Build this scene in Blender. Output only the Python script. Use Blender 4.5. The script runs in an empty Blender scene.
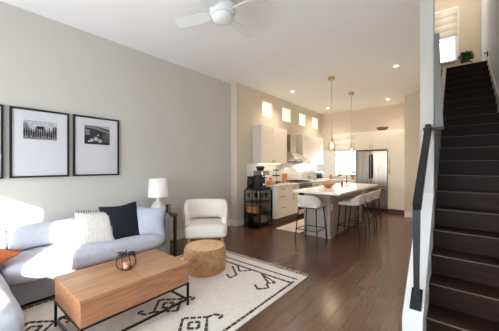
import bpy, bmesh, math, random
from mathutils import Vector, Matrix
R = math.radians
PI = math.pi
random.seed(7)
S = bpy.context.scene
COL = S.collection

# ------------------------------------------------------------------ camera, sky, sun, exposure
F_PX = 255.0
cam_d = bpy.data.cameras.new('camera')
cam_d.sensor_fit = 'HORIZONTAL'; cam_d.sensor_width = 36.0
cam_d.lens = F_PX / 499.0 * 36.0
cam_d.clip_start = 0.02
cam = bpy.data.objects.new('camera', cam_d); COL.objects.link(cam)
cam.location = (0, 0, 1.36); cam.rotation_euler = (R(90), 0, R(39.13))
S.camera = cam

W = bpy.data.worlds.new('sky'); S.world = W; W.use_nodes = True
bg = W.node_tree.nodes['Background']
bg.inputs[1].default_value = 7.9
_tc = W.node_tree.nodes.new('ShaderNodeTexCoord'); _sp = W.node_tree.nodes.new('ShaderNodeSeparateXYZ'); _rp = W.node_tree.nodes.new('ShaderNodeValToRGB')
_mr = W.node_tree.nodes.new('ShaderNodeMapRange'); _mr.inputs[1].default_value = -0.2; _mr.inputs[2].default_value = 0.2
_rp.color_ramp.elements[0].color = (0.60, 0.66, 0.73, 1); _rp.color_ramp.elements[1].color = (0.80, 0.90, 1.0, 1)   # pale street below, sky above
W.node_tree.links.new(_tc.outputs['Generated'], _sp.inputs[0]); W.node_tree.links.new(_sp.outputs['Z'], _mr.inputs[0])
W.node_tree.links.new(_mr.outputs[0], _rp.inputs[0]); W.node_tree.links.new(_rp.outputs[0], bg.inputs[0])

sun_d = bpy.data.lights.new('sun', 'SUN'); sun_d.energy = 20.0; sun_d.angle = R(0.6); sun_d.color = (1.0, 0.93, 0.84)
sun = bpy.data.objects.new('sun', sun_d); COL.objects.link(sun)
SUN_DIR = Vector((-1.35, 1.0, -0.52)).normalized()
sun.location = (3, -5, 5)
sun.rotation_euler = SUN_DIR.to_track_quat('-Z', 'Y').to_euler()

S.view_settings.view_transform = 'Standard'; S.view_settings.look = 'None'
S.view_settings.gamma = 1.0; S.view_settings.use_curve_mapping = False
S.view_settings.exposure = 0.48
try:
    S.cycles.max_bounces = 12; S.cycles.diffuse_bounces = 8; S.cycles.glossy_bounces = 4
    S.cycles.transparent_max_bounces = 12
    S.cycles.caustics_reflective = False; S.cycles.caustics_refractive = False
    S.cycles.sample_clamp_indirect = 6.0
except Exception:
    pass

def portal(name, loc, rot, sx, sy):
    d = bpy.data.lights.new(name, 'AREA'); d.shape = 'RECTANGLE'; d.size = sx; d.size_y = sy
    d.cycles.is_portal = True
    o = bpy.data.objects.new(name, d); COL.objects.link(o); o.location = loc; o.rotation_euler = rot
    return o
portal('front_window_daylight', (-2.185, -1.73, 1.255), (R(90), 0, PI), 3.24, 1.82)
portal('front_door_daylight', (0.1, -1.73, 1.18), (R(90), 0, PI), 0.57, 1.88)
portal('kitchen_window_daylight', (-2.98, 8.98, 1.7), (R(-90), 0, PI), 0.72, 1.4)
portal('hall_window_daylight', (-0.22, 9.24, 4.85), (R(-90), 0, PI), 0.5, 1.6)

# ------------------------------------------------------------------ dimensions
CE = 3.22           # ceiling
XL, XK = -4.0, -3.82  # living wall, kitchen wall
YS = 4.25           # step between them
YB = 8.85           # back wall
YF = -1.6           # street wall
XR = 0.5            # right wall
YJ, XJ = 7.85, -1.08  # jog beside the pantry
YC = 3.2            # end of the stair wall
RISE, RUN = 0.1775, 0.255
UP = 20 * RISE      # upper floor
YTOP = 4.2 + RUN * 12
YH = 9.1            # hall back wall

# ------------------------------------------------------------------ materials
def srgb(c):
    r = []
    for v in c:
        v = v / 255.0
        r.append(v / 12.92 if v <= 0.04045 else ((v + 0.055) / 1.055) ** 2.4)
    return (r[0], r[1], r[2], 1)

def new_mat(name):
    m = bpy.data.materials.new(name); m.use_nodes = True
    nt = m.node_tree; b = nt.nodes['Principled BSDF']
    return m, nt, b

def mat(name, col, rough=0.6, metal=0.0, var=0.0, scale=8.0, bump=0.0, bscale=None, spec=None, stretch=None, sheen=0.0):
    m, nt, b = new_mat(name)
    c = srgb(col)
    b.inputs['Base Color'].default_value = c
    b.inputs['Roughness'].default_value = rough; b.inputs['Metallic'].default_value = metal
    if spec is not None: b.inputs['Specular IOR Level'].default_value = spec
    if sheen: b.inputs['Sheen Weight'].default_value = sheen
    tc = nt.nodes.new('ShaderNodeTexCoord'); mp = nt.nodes.new('ShaderNodeMapping')
    nt.links.new(tc.outputs['Object'], mp.inputs[0])
    if stretch: mp.inputs['Scale'].default_value = stretch
    n = nt.nodes.new('ShaderNodeTexNoise'); n.inputs['Scale'].default_value = scale; n.inputs['Detail'].default_value = 4
    nt.links.new(mp.outputs[0], n.inputs['Vector'])
    if var > 0:
        r = nt.nodes.new('ShaderNodeValToRGB')
        r.color_ramp.elements[0].position = 0.3; r.color_ramp.elements[1].position = 0.7
        r.color_ramp.elements[0].color = (c[0]*(1-var), c[1]*(1-var), c[2]*(1-var), 1)
        r.color_ramp.elements[1].color = (min(1, c[0]*(1+var)), min(1, c[1]*(1+var)), min(1, c[2]*(1+var)), 1)
        nt.links.new(n.outputs['Fac'], r.inputs[0]); nt.links.new(r.outputs[0], b.inputs['Base Color'])
    if bump > 0:
        n2 = nt.nodes.new('ShaderNodeTexNoise'); n2.inputs['Scale'].default_value = bscale or scale * 6
        n2.inputs['Detail'].default_value = 3
        nt.links.new(mp.outputs[0], n2.inputs['Vector'])
        bp = nt.nodes.new('ShaderNodeBump'); bp.inputs['Strength'].default_value = bump; bp.inputs['Distance'].default_value = 0.01
        nt.links.new(n2.outputs['Fac'], bp.inputs['Height']); nt.links.new(bp.outputs[0], b.inputs['Normal'])
    return m

def emis(name, col, strength):
    m, nt, b = new_mat(name)
    b.inputs['Base Color'].default_value = srgb(col)
    b.inputs['Emission Color'].default_value = srgb(col); b.inputs['Emission Strength'].default_value = strength
    return m

def clear_glass(name, tint=(255, 255, 255), gloss=0.1):
    m = bpy.data.materials.new(name); m.use_nodes = True; nt = m.node_tree
    for n in list(nt.nodes): nt.nodes.remove(n)
    out = nt.nodes.new('ShaderNodeOutputMaterial'); mix = nt.nodes.new('ShaderNodeMixShader')
    t = nt.nodes.new('ShaderNodeBsdfTransparent'); g = nt.nodes.new('ShaderNodeBsdfGlossy')
    t.inputs[0].default_value = srgb(tint); g.inputs['Roughness'].default_value = 0.02
    fr = nt.nodes.new('ShaderNodeLayerWeight'); fr.inputs[0].default_value = gloss
    nt.links.new(fr.outputs['Fresnel'], mix.inputs[0]); nt.links.new(t.outputs[0], mix.inputs[1]); nt.links.new(g.outputs[0], mix.inputs[2])
    nt.links.new(mix.outputs[0], out.inputs[0])
    return m

def planks(name, c1, c2, width, length, rough, rot, gap=0.004, grain=0.25, coat=0.0, spec=0.5):
    m, nt, b = new_mat(name); b.inputs['Specular IOR Level'].default_value = spec
    tc = nt.nodes.new('ShaderNodeTexCoord'); mp = nt.nodes.new('ShaderNodeMapping')
    nt.links.new(tc.outputs['Object'], mp.inputs[0]); mp.inputs['Rotation'].default_value = rot
    br = nt.nodes.new('ShaderNodeTexBrick')
    br.inputs['Scale'].default_value = 1.0; br.inputs['Brick Width'].default_value = length; br.inputs['Row Height'].default_value = width
    br.inputs['Mortar Size'].default_value = gap / 2; br.inputs['Mortar Smooth'].default_value = 0.3
    br.inputs['Color1'].default_value = srgb(c1); br.inputs['Color2'].default_value = srgb(c2)
    d = srgb(c2); br.inputs['Mortar'].default_value = (d[0]*.4, d[1]*.4, d[2]*.4, 1)
    br.offset = 0.37
    nt.links.new(mp.outputs[0], br.inputs['Vector'])
    mp2 = nt.nodes.new('ShaderNodeMapping'); mp2.inputs['Scale'].default_value = (1.2, 14, 14)
    nt.links.new(mp.outputs[0], mp2.inputs[0])
    n = nt.nodes.new('ShaderNodeTexNoise'); n.inputs['Scale'].default_value = 4; n.inputs['Detail'].default_value = 5
    nt.links.new(mp2.outputs[0], n.inputs['Vector'])
    mr = nt.nodes.new('ShaderNodeMapRange'); mr.inputs[1].default_value = 0.3; mr.inputs[2].default_value = 0.7
    mr.inputs[3].default_value = 1 - grain; mr.inputs[4].default_value = 1 + grain
    nt.links.new(n.outputs['Fac'], mr.inputs[0])
    mx = nt.nodes.new('ShaderNodeVectorMath'); mx.operation = 'SCALE'
    nt.links.new(br.outputs['Color'], mx.inputs[0]); nt.links.new(mr.outputs[0], mx.inputs['Scale'])
    nt.links.new(mx.outputs[0], b.inputs['Base Color'])
    b.inputs['Roughness'].default_value = rough
    b.inputs['Coat Weight'].default_value = coat; b.inputs['Coat Roughness'].default_value = 0.2
    bp = nt.nodes.new('ShaderNodeBump'); bp.inputs['Strength'].default_value = 0.25; bp.inputs['Distance'].default_value = 0.003
    iv = nt.nodes.new('ShaderNodeMath'); iv.operation = 'SUBTRACT'; iv.inputs[0].default_value = 1
    nt.links.new(br.outputs['Fac'], iv.inputs[1]); nt.links.new(iv.outputs[0], bp.inputs['Height']); nt.links.new(bp.outputs[0], b.inputs['Normal'])
    return m

def tiles(name, c1, c2, mortar, w, h, rot, rough=0.2):
    m, nt, b = new_mat(name)
    tc = nt.nodes.new('ShaderNodeTexCoord'); mp = nt.nodes.new('ShaderNodeMapping')
    nt.links.new(tc.outputs['Object'], mp.inputs[0]); mp.inputs['Rotation'].default_value = rot
    br = nt.nodes.new('ShaderNodeTexBrick'); br.inputs['Scale'].default_value = 1
    br.inputs['Brick Width'].default_value = w; br.inputs['Row Height'].default_value = h
    br.inputs['Mortar Size'].default_value = 0.002
    br.inputs['Color1'].default_value = srgb(c1); br.inputs['Color2'].default_value = srgb(c2); br.inputs['Mortar'].default_value = srgb(mortar)
    nt.links.new(mp.outputs[0], br.inputs['Vector']); nt.links.new(br.outputs['Color'], b.inputs['Base Color'])
    b.inputs['Roughness'].default_value = rough
    return m

M = {}
M['wall'] = mat('greige_wall_paint', (202, 199, 190), 0.85, var=0.015, scale=1.5, bump=0.04, bscale=180)
M['kwall'] = mat('beige_kitchen_paint', (214, 204, 186), 0.85, var=0.015, scale=1.5, bump=0.04, bscale=180)
M['hallwall'] = mat('tan_hall_paint', (208, 196, 176), 0.85, var=0.015, scale=1.5)
M['stairwall'] = mat('pale_grey_paint', (222, 225, 230), 0.8, var=0.04, scale=2.0, bump=0.05, bscale=120)
M['ceil'] = mat('ceiling_paint', (240, 239, 238), 0.9, var=0.01, scale=1.5)
M['trim'] = mat('white_trim_paint', (236, 235, 231), 0.4, var=0.01)
M['floor'] = planks('walnut_floor', (106, 71, 52), (82, 54, 40), 0.125, 1.5, 0.27, (0, 0, R(90)), coat=0.25)
M['stair'] = planks('espresso_stair_wood', (46, 29, 23), (36, 23, 18), 0.4, 5.0, 0.5, (0, 0, 0), gap=0.0, grain=0.35, spec=0.2)
M['stairedge'] = mat('pale_stair_edge', (124, 102, 90), 0.4, var=0.2, scale=12)  # paler strip along the front edge of each tread
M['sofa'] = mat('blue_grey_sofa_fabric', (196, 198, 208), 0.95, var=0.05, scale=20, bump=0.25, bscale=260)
M['sofabase'] = mat('shaded_sofa_fabric', (138, 137, 142), 0.95, var=0.06, scale=20, bump=0.25, bscale=260)  # sofa fabric in a darker grey, shade put into the colour
M['sofafoot'] = mat('black_sofa_foot', (28, 26, 25), 0.5)
M['navy'] = mat('navy_velvet', (17, 21, 36), 0.9, var=0.1, scale=14, bump=0.2, bscale=160)
M['bluepillow'] = mat('blue_grey_pillow', (186, 190, 203), 0.95, var=0.06, scale=14, bump=0.25, bscale=200)
M['orange'] = mat('rust_orange_pillow', (206, 112, 56), 0.9, var=0.12, scale=16, bump=0.25, bscale=160)
M['knit'] = mat('cream_knit', (232, 228, 220), 0.95, var=0.05, scale=30, bump=0.3, bscale=160)
M['knitline'] = mat('grey_knit_rib', (216, 211, 202), 0.95, var=0.1, scale=30)
M['tassel'] = mat('dark_tassel_yarn', (70, 66, 66), 0.95)
M['acacia'] = planks('acacia_wood', (186, 140, 100), (162, 114, 78), 0.155, 3.0, 0.42, (0, 0, R(90)), gap=0.004, grain=0.16)
M['acaciaface'] = planks('acacia_drawer_wood', (182, 128, 90), (166, 114, 80), 3.0, 3.0, 0.45, (0, 0, R(90)), gap=0.0, grain=0.24)
M['blackmetal'] = mat('black_metal', (38, 36, 35), 0.4, metal=0.6, var=0.05)
M['frame'] = mat('black_picture_frame', (30, 29, 29), 0.4)
M['matboard'] = mat('white_mat_board', (238, 238, 240), 0.8)
M['ph_light'] = mat('photo_light_grey', (206, 206, 208), 0.6, var=0.25, scale=40)
M['ph_mid'] = mat('photo_mid_grey', (140, 140, 142), 0.6, var=0.4, scale=45)
M['ph_dark'] = mat('photo_dark_grey', (48, 48, 50), 0.6, var=0.4, scale=45)
M['glass'] = clear_glass('clear_glass')
M['shopglass'] = clear_glass('cabinet_glass', (225, 228, 226), 0.15)
M['amber'] = clear_glass('amber_pendant_glass', (255, 244, 226), 0.08)
M['cream'] = mat('cream_boucle', (236, 228, 218), 0.95, var=0.05, scale=24, bump=0.3, bscale=140)
M['lightwood'] = mat('pale_oak', (196, 172, 144), 0.5, var=0.1, scale=6, stretch=(8, 8, 1))
M['wicker'] = mat('wicker', (188, 144, 102), 0.8, var=0.25, scale=22, bump=0.25, bscale=200)
M['wickertop'] = mat('pale_wicker', (222, 184, 144), 0.8, var=0.16, scale=26, bump=0.25, bscale=200)
M['rug'] = mat('ivory_rug_pile', (240, 232, 219), 1.0, var=0.06, scale=26, bump=0.6, bscale=260)
M['rugdark'] = mat('charcoal_rug_yarn', (76, 74, 76), 1.0, var=0.25, scale=60, bump=0.5, bscale=260)
M['runner'] = mat('pale_runner_pile', (232, 214, 196), 1.0, var=0.06, scale=26, bump=0.5, bscale=260)
M['ceramic'] = mat('white_ceramic', (240, 236, 228), 0.3, var=0.01)
M['shade'] = mat('white_lamp_shade', (244, 242, 238), 0.9, var=0.01)
M['darkwood'] = mat('dark_stained_wood', (62, 52, 48), 0.45, var=0.15, scale=6, stretch=(1, 8, 8))
M['fan'] = mat('white_fan_enamel', (226, 228, 224), 0.45)
M['fanlight'] = mat('frosted_fan_light', (226, 226, 222), 0.5)
M['cab'] = mat('cream_cabinet', (238, 229, 214), 0.42, var=0.01)
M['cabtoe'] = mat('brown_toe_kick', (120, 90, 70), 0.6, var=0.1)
M['counter'] = mat('white_quartz', (240, 236, 230), 0.22, var=0.03, scale=9)
M['island'] = mat('greige_island_panel', (168, 154, 144), 0.5, var=0.02)
M['steel'] = mat('stainless_steel', (206, 200, 194), 0.28, metal=1.0, var=0.05, scale=3, stretch=(30, 1, 1))
M['steeldark'] = mat('dark_steel_handle', (70, 66, 64), 0.35, metal=0.9)
M['blackglass'] = mat('black_oven_glass', (18, 17, 17), 0.12)
M['iron'] = mat('black_cast_iron', (26, 25, 25), 0.6)
M['tile'] = tiles('white_backsplash_tile', (236, 236, 232), (226, 228, 226), (206, 206, 202), 0.15, 0.075, (R(90), 0, R(90)))
M['tileb'] = tiles('white_backsplash_tile_back', (236, 236, 232), (226, 228, 226), (206, 206, 202), 0.15, 0.075, (R(90), 0, 0))
M['brass'] = mat('brushed_brass', (218, 188, 140), 0.3, metal=1.0)
M['copper'] = mat('copper', (200, 128, 88), 0.3, metal=1.0)
M['stool'] = mat('cream_stool_upholstery', (228, 218, 206), 0.75, var=0.03, scale=12, bump=0.1, bscale=140)
M['woodbowl'] = mat('turned_wood_bowl', (182, 122, 66), 0.45, var=0.15, scale=8, stretch=(2, 2, 10))
M['rattan'] = mat('brown_rattan_bowl', (112, 72, 46), 0.7, var=0.25, scale=50, bump=0.4, bscale=160)
M['linen'] = mat('white_linen_shade', (232, 226, 214), 0.95, var=0.03, scale=14)
M['leaf'] = mat('green_leaf', (92, 122, 74), 0.6, var=0.3, scale=9)
M['herb'] = mat('herb_leaf', (104, 130, 72), 0.6, var=0.3, scale=9)
M['pot'] = mat('white_pot', (228, 226, 222), 0.5)
M['terracotta'] = mat('terracotta_pot', (206, 132, 96), 0.7, var=0.08)
M['railblack'] = mat('matte_black_rail', (40, 42, 44), 0.45, metal=0.3, var=0.04)
M['postgrey'] = mat('weathered_grey_post', (120, 118, 114), 0.5, var=0.1, scale=3)
M['plastic'] = mat('black_plastic', (34, 33, 34), 0.35)
M['chrome'] = mat('chrome', (190, 188, 186), 0.18, metal=1.0)
M['whiteplastic'] = mat('white_enamel', (232, 228, 222), 0.35)
M['orangefood'] = mat('orange_fruit', (226, 140, 62), 0.55, var=0.12, scale=20)
M['boardwood'] = mat('cutting_board_wood', (206, 150, 98), 0.5, var=0.12, scale=5, stretch=(1, 8, 8))
M['candle'] = mat('peach_candle_wax', (214, 140, 106), 0.6, var=0.05)
M['label'] = mat('cream_paper_label', (226, 214, 200), 0.7)
M['bronze'] = mat('aged_bronze_wire', (64, 60, 56), 0.5, metal=0.6)
M['amberfood'] = mat('amber_jar_contents', (196, 140, 70), 0.6, var=0.3, scale=25)
M['packet'] = mat('pale_packets', (206, 190, 176), 0.7, var=0.25, scale=18)
M['clerestory'] = emis('glowing_clerestory_glass', (255, 234, 204), 0.72)  # panes emit a warm glow in place of the daylight behind them
M['lampdisc'] = emis('recessed_lamp_glow', (255, 230, 194), 9.0)
M['bulb'] = emis('pendant_bulb_glow', (255, 216, 160), 12.0)
M['strip'] = emis('under_cabinet_strip_glow', (255, 236, 210), 2.5)

# ------------------------------------------------------------------ mesh helpers
WL = {}
class MB:
    def __init__(s): s.bm = bmesh.new(); s.mi = 0
    def _tag(s, fs):
        for f in fs: f.material_index = s.mi
    def box(s, x0, x1, y0, y1, z0, z1, bev=0.0, mtx=None):
        r = bmesh.ops.create_cube(s.bm, size=1)
        m = Matrix.Translation(((x0+x1)/2, (y0+y1)/2, (z0+z1)/2)) @ Matrix.Diagonal((abs(x1-x0), abs(y1-y0), abs(z1-z0), 1))
        if mtx is not None: m = mtx @ m
        bmesh.ops.transform(s.bm, matrix=m, verts=r['verts'])
        fs = list({f for v in r['verts'] for f in v.link_faces})
        s._tag(fs)
        if bev > 0:
            es = list({e for v in r['verts'] for e in v.link_edges})
            q = bmesh.ops.bevel(s.bm, geom=es, offset=bev, segments=2, affect='EDGES', profile=0.6)
            s._tag(q['faces'])
        return s
    def prism(s, pts, axis, a0, a1):
        # pts: 2D outline in the two other axes (order x,y,z without axis), extruded along axis
        def mk(p, a):
            if axis == 'x': return (a, p[0], p[1])
            if axis == 'y': return (p[0], a, p[1])
            return (p[0], p[1], a)
        A = [s.bm.verts.new(mk(p, a0)) for p in pts]; B = [s.bm.verts.new(mk(p, a1)) for p in pts]
        n = len(pts); fs = [s.bm.faces.new(A), s.bm.faces.new(B[::-1])]
        for i in range(n): fs.append(s.bm.faces.new((A[i], A[(i+1) % n], B[(i+1) % n], B[i])))
        s._tag(fs); bmesh.ops.recalc_face_normals(s.bm, faces=fs); return s
    def lathe(s, prof, cx=0, cy=0, seg=32, fn=None):
        rings = []
        for (r, z) in prof:
            if r < 1e-5: rings.append([s.bm.verts.new((cx, cy, z))])
            else:
                ring = []
                for k in range(seg):
                    a = 2*PI*k/seg; rr = r if fn is None else fn(r, z, a)
                    ring.append(s.bm.verts.new((cx+rr*math.cos(a), cy+rr*math.sin(a), z)))
                rings.append(ring)
        fs = []
        for A, B in zip(rings, rings[1:]):
            for k in range(seg):
                k2 = (k+1) % seg
                if len(A) == 1 and len(B) == 1: continue
                if len(A) == 1: fs.append(s.bm.faces.new((A[0], B[k2], B[k])))
                elif len(B) == 1: fs.append(s.bm.faces.new((A[k], A[k2], B[0])))
                else: fs.append(s.bm.faces.new((A[k], A[k2], B[k2], B[k])))
        for f in fs: f.smooth = True
        s._tag(fs); bmesh.ops.recalc_face_normals(s.bm, faces=fs); return s
    def cyl(s, cx, cy, z0, z1, r, seg=24, r1=None):
        r1 = r if r1 is None else r1
        return s.lathe([(0, z0), (r, z0), (r1, z1), (0, z1)], cx, cy, seg)._flat()
    def _flat(s): return s
    def tube(s, pts, r, seg=8, r_end=None, closed=False):
        pts = [Vector(p) for p in pts]; n = len(pts); rings = []
        up = None
        for i, p in enumerate(pts):
            if closed: t = pts[(i+1) % n] - pts[i-1]
            else: t = (pts[min(i+1, n-1)] - pts[max(i-1, 0)])
            t.normalize()
            if up is None:
                up = Vector((0, 0, 1)) if abs(t.z) < 0.9 else Vector((1, 0, 0))
            a = t.cross(up)
            if a.length < 1e-4: a = t.cross(Vector((0, 1, 0.3)))
            a.normalize(); b = a.cross(t); up = b
            rr = r if r_end is None else r + (r_end - r) * i / (n - 1)
            rings.append([s.bm.verts.new(p + a*rr*math.cos(2*PI*k/seg) + b*rr*math.sin(2*PI*k/seg)) for k in range(seg)])
        fs = []
        pairs = list(zip(rings, rings[1:])) + ([(rings[-1], rings[0])] if closed else [])
        for A, B in pairs:
            for k in range(seg): fs.append(s.bm.faces.new((A[k], A[(k+1) % seg], B[(k+1) % seg], B[k])))
        for f in fs: f.smooth = True
        if not closed: fs += [s.bm.faces.new(rings[0][::-1]), s.bm.faces.new(rings[-1])]
        s._tag(fs); bmesh.ops.recalc_face_normals(s.bm, faces=fs); return s
    def bar(s, p, q, w, h=None):
        # square bar from p to q
        h = h or w; p, q = Vector(p), Vector(q); t = (q-p).normalized()
        up = Vector((0, 0, 1)) if abs(t.z) < 0.95 else Vector((0, 1, 0))
        a = t.cross(up).normalized(); b = a.cross(t).normalized()
        A = [s.bm.verts.new(c + a*sx*w/2 + b*sy*h/2) for c in (p, q) for sx, sy in ((-1,-1),(1,-1),(1,1),(-1,1))]
        fs = [s.bm.faces.new(A[:4]), s.bm.faces.new(A[4:][::-1])]
        for k in range(4): fs.append(s.bm.faces.new((A[k], A[(k+1) % 4], A[4+(k+1) % 4], A[4+k])))
        s._tag(fs); bmesh.ops.recalc_face_normals(s.bm, faces=fs); return s
    def soft(s, x0, x1, y0, y1, z0, z1, r, bulge=0.0, n=12, mtx=None, wob=0.0):
        # a stuffed block: rounded box with a bulging top
        hx, hy, hz = (x1-x0)/2, (y1-y0)/2, (z1-z0)/2; r = min(r, hx, hy, hz)
        c = Vector(((x0+x1)/2, (y0+y1)/2, (z0+z1)/2))
        tmp = bmesh.new(); bmesh.ops.create_cube(tmp, size=2)
        bmesh.ops.subdivide_edges(tmp, edges=tmp.edges[:], cuts=n, use_grid_fill=True)
        vm = {}
        def remap(u):  # gather points near the rounded rim
            return math.copysign(abs(u) ** 0.75, u)
        for v in tmp.verts:
            u = Vector((remap(v.co.x), remap(v.co.y), remap(v.co.z)))
            p = Vector((u.x*hx, u.y*hy, u.z*hz))
            q = Vector((max(-hx+r, min(hx-r, p.x)), max(-hy+r, min(hy-r, p.y)), max(-hz+r, min(hz-r, p.z))))
            d = p - q
            if d.length > 1e-6: p = q + d.normalized() * r
            k = (1-u.x*u.x)*(1-u.y*u.y); p.z += bulge*k*(1 if u.z > 0 else -0.3)
            k2 = (1-u.z*u.z)
            p.x += math.copysign(bulge*0.4*k2*(1-u.y*u.y), u.x) if abs(u.x) > .95 else 0
            p.y += math.copysign(bulge*0.4*k2*(1-u.x*u.x), u.y) if abs(u.y) > .95 else 0
            if wob: p += Vector((math.sin(p.y*9+p.z*13), math.sin(p.x*11+p.z*7+1), math.sin(p.x*8+p.y*10+2)))*wob
            p = p + c
            if mtx is not None: p = mtx @ p
            vm[v] = s.bm.verts.new(p)
        fs = []
        for f in tmp.faces:
            g = s.bm.faces.new([vm[v] for v in f.verts]); g.smooth = True; fs.append(g)
        tmp.free(); s._tag(fs); return s
    def pillow(s, w, h, t, n=14, ripple=0.0):
        # throw pillow lying in the local XZ plane (thickness along Y), centred
        def P(u, v, sgn):
            k = max(0.0, (1-abs(u)**2.6)*(1-abs(v)**2.6)) ** 0.55
            pin = 1 - 0.13*(1-u*u*v*v) * (abs(u)**4*(1-v*v) + abs(v)**4*(1-u*u))
            return (u*w/2*pin, sgn*(t/2)*k + ripple*math.sin(u*6+v*4)*k, v*h/2*pin)
        g = {}
        for sg in (1, -1):
            for i in range(n+1):
                for j in range(n+1):
                    if sg == -1 and (i in (0, n) or j in (0, n)): g[(sg, i, j)] = g[(1, i, j)]; continue
                    u = math.sin((i/n*2-1)*PI/2); v = math.sin((j/n*2-1)*PI/2)
                    g[(sg, i, j)] = s.bm.verts.new(P(u, v, sg))
        fs = []
        for sg in (1, -1):
            for i in range(n):
                for j in range(n):
                    q = [g[(sg, i, j)], g[(sg, i+1, j)], g[(sg, i+1, j+1)], g[(sg, i, j+1)]]
                    f = s.bm.faces.new(q if sg == -1 else q[::-1]); f.smooth = True; fs.append(f)
        s._tag(fs); bmesh.ops.recalc_face_normals(s.bm, faces=fs); return s

def build(name, mb, mats, parent=None, world=True):
    """link the collected geometry as one mesh object; world coordinates become the parent's own"""
    if parent is not None and world:
        bmesh.ops.translate(mb.bm, vec=-WL[parent.name], verts=mb.bm.verts)
    me = bpy.data.meshes.new(name); mb.bm.to_mesh(me); mb.bm.free()
    for m in (mats if isinstance(mats, (list, tuple)) else [mats]): me.materials.append(m)
    o = bpy.data.objects.new(name, me); COL.objects.link(o)
    if parent is not None: o.parent = parent; WL[o.name] = WL[parent.name]
    else: WL[o.name] = Vector((0, 0, 0))
    return o
def thing(name, label, cat, loc=(0, 0, 0), rz=0.0, group=None):
    o = bpy.data.objects.new(name, None); COL.objects.link(o); o.empty_display_size = 0.1
    o.location = loc; o.rotation_euler = (0, 0, rz); o['label'] = label; o['category'] = cat
    if group: o['group'] = group
    WL[o.name] = Vector(loc); return o
def tag(o, label, cat, group=None):
    o['label'] = label; o['category'] = cat
    if group: o['group'] = group
    return o
def single(name, mb, mats, label, cat, loc, group=None):
    """a thing that is one mesh, origin at its base; mb in world coordinates"""
    bmesh.ops.translate(mb.bm, vec=-Vector(loc), verts=mb.bm.verts)
    o = build(name, mb, mats); o.location = loc; WL[o.name] = Vector(loc)
    return tag(o, label, cat, group)
def struct(name, mb, mats, parent=None):
    o = build(name, mb, mats, parent)
    if parent is None: o['kind'] = 'structure'
    return o
def copy_tree(o, loc, rz, label, group=None):
    r = o.copy(); COL.objects.link(r); r.location = loc; r.rotation_euler = (0, 0, rz); r['label'] = label
    if group: r['group'] = group
    for ch in list(o.children):
        c = ch.copy(); COL.objects.link(c); c.parent = r
        for g in list(ch.children):
            d = g.copy(); COL.objects.link(d); d.parent = c
    return r

# ------------------------------------------------------------------ the setting
T = 0.12
def wall_with_holes(mb, axis, a0, a1, u0, u1, z0, z1, holes):
    """wall slab; axis 'x' = normal along x (u is y), axis 'y' = normal along y (u is x); holes (u0,u1,z0,z1)"""
    us = sorted({u0, u1, *[h[0] for h in holes], *[h[1] for h in holes]})
    zs = sorted({z0, z1, *[h[2] for h in holes], *[h[3] for h in holes]})
    for i in range(len(us)-1):
        run = None
        for j in range(len(zs)-1):
            cu, cz = (us[i]+us[i+1])/2, (zs[j]+zs[j+1])/2
            if any(h[0] < cu < h[1] and h[2] < cz < h[3] for h in holes): continue
            b = (us[i], us[i+1], zs[j], zs[j+1])
            if axis == 'x': mb.box(a0, a1, b[0], b[1], b[2], b[3])
            else: mb.box(b[0], b[1], a0, a1, b[2], b[3])
    return mb
mb = MB(); mb.box(XL-T, XR+T, YF-T, YB+T, -0.12, 0); struct('floor', mb, M['floor'])
mb = MB()
mb.box(XL-T, -0.30, YF-T, YB+T, CE, UP-0.01); mb.box(-0.30, XR+T, YF-T, YC, CE, UP-0.01)
struct('ceiling', mb, M['ceil'])
mb = MB(); mb.box(XL-T, XL, YF-T, YS, 0, CE); struct('wall_left', mb, M['wall'])
CL = [(5.2, 5.66), (6.15, 6.66), (7.15, 7.63), (8.07, 8.55)]
CZ = (2.62, 3.02)
mb = MB(); wall_with_holes(mb, 'x', XL-T, XK, YS, YB+T, 0, CE, [(a, b, CZ[0], CZ[1]) for a, b in CL])
struct('wall_kitchen', mb, M['kwall'])
KW = (-3.34, -2.62, 1.02, 2.4)
mb = MB(); wall_with_holes(mb, 'y', YB, YB+T, XK, XJ+0.3, 0, CE, [KW]); struct('wall_back', mb, M['kwall'])
mb = MB(); mb.box(XJ, -0.30, YJ, YB, 0, CE); struct('wall_right', mb, M['kwall'])
mb = MB(); mb.box(-0.30, -0.185, YC, YC+0.14, 0, CE); mb.box(-0.30, -0.25, YC+0.14, YB, 0, CE)
struct('wall_stair', mb, M['wall'])
FW = (-3.8, -0.57, 0.35, 2.16); DG = (-0.18, 0.38, 0.25, 2.11)
mb = MB(); wall_with_holes(mb, 'y', YF-T, YF, XL-T, XR+T, 0, CE, [FW, (-0.30, 0.48, 0, 2.2)]); struct('wall_front', mb, M['wall'])
mb = MB(); mb.box(XR, XR+T, YF-T, YH, 0, 6.3); struct('wall_outer', mb, M['stairwall'])
HW = (-0.5, -0.01, 4.28, 5.72)
mb = MB(); wall_with_holes(mb, 'y', YH, YH+T, -2.2, XR+T, UP-0.3, 6.3, [HW]); struct('wall_hall', mb, M['hallwall'])
mb = MB(); mb.box(-2.2, -2.1, YC, YH, UP, 6.3); mb.box(-2.2, XR+T, YC-0.1, YC, UP-0.01, 6.3); struct('wall_landing', mb, M['hallwall'])
mb = MB(); mb.box(-2.2, XR+T, YC-0.1, YH+T, 6.3, 6.4); struct('ceiling_hall', mb, M['ceil'])
mb = MB(); mb.box(-2.2, -0.30, YC, YH, UP-0.01, UP); mb.box(-0.30, XR, YTOP+0.02, YH, UP-0.16, UP); struct('floor_hall', mb, M['stair'])

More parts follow.
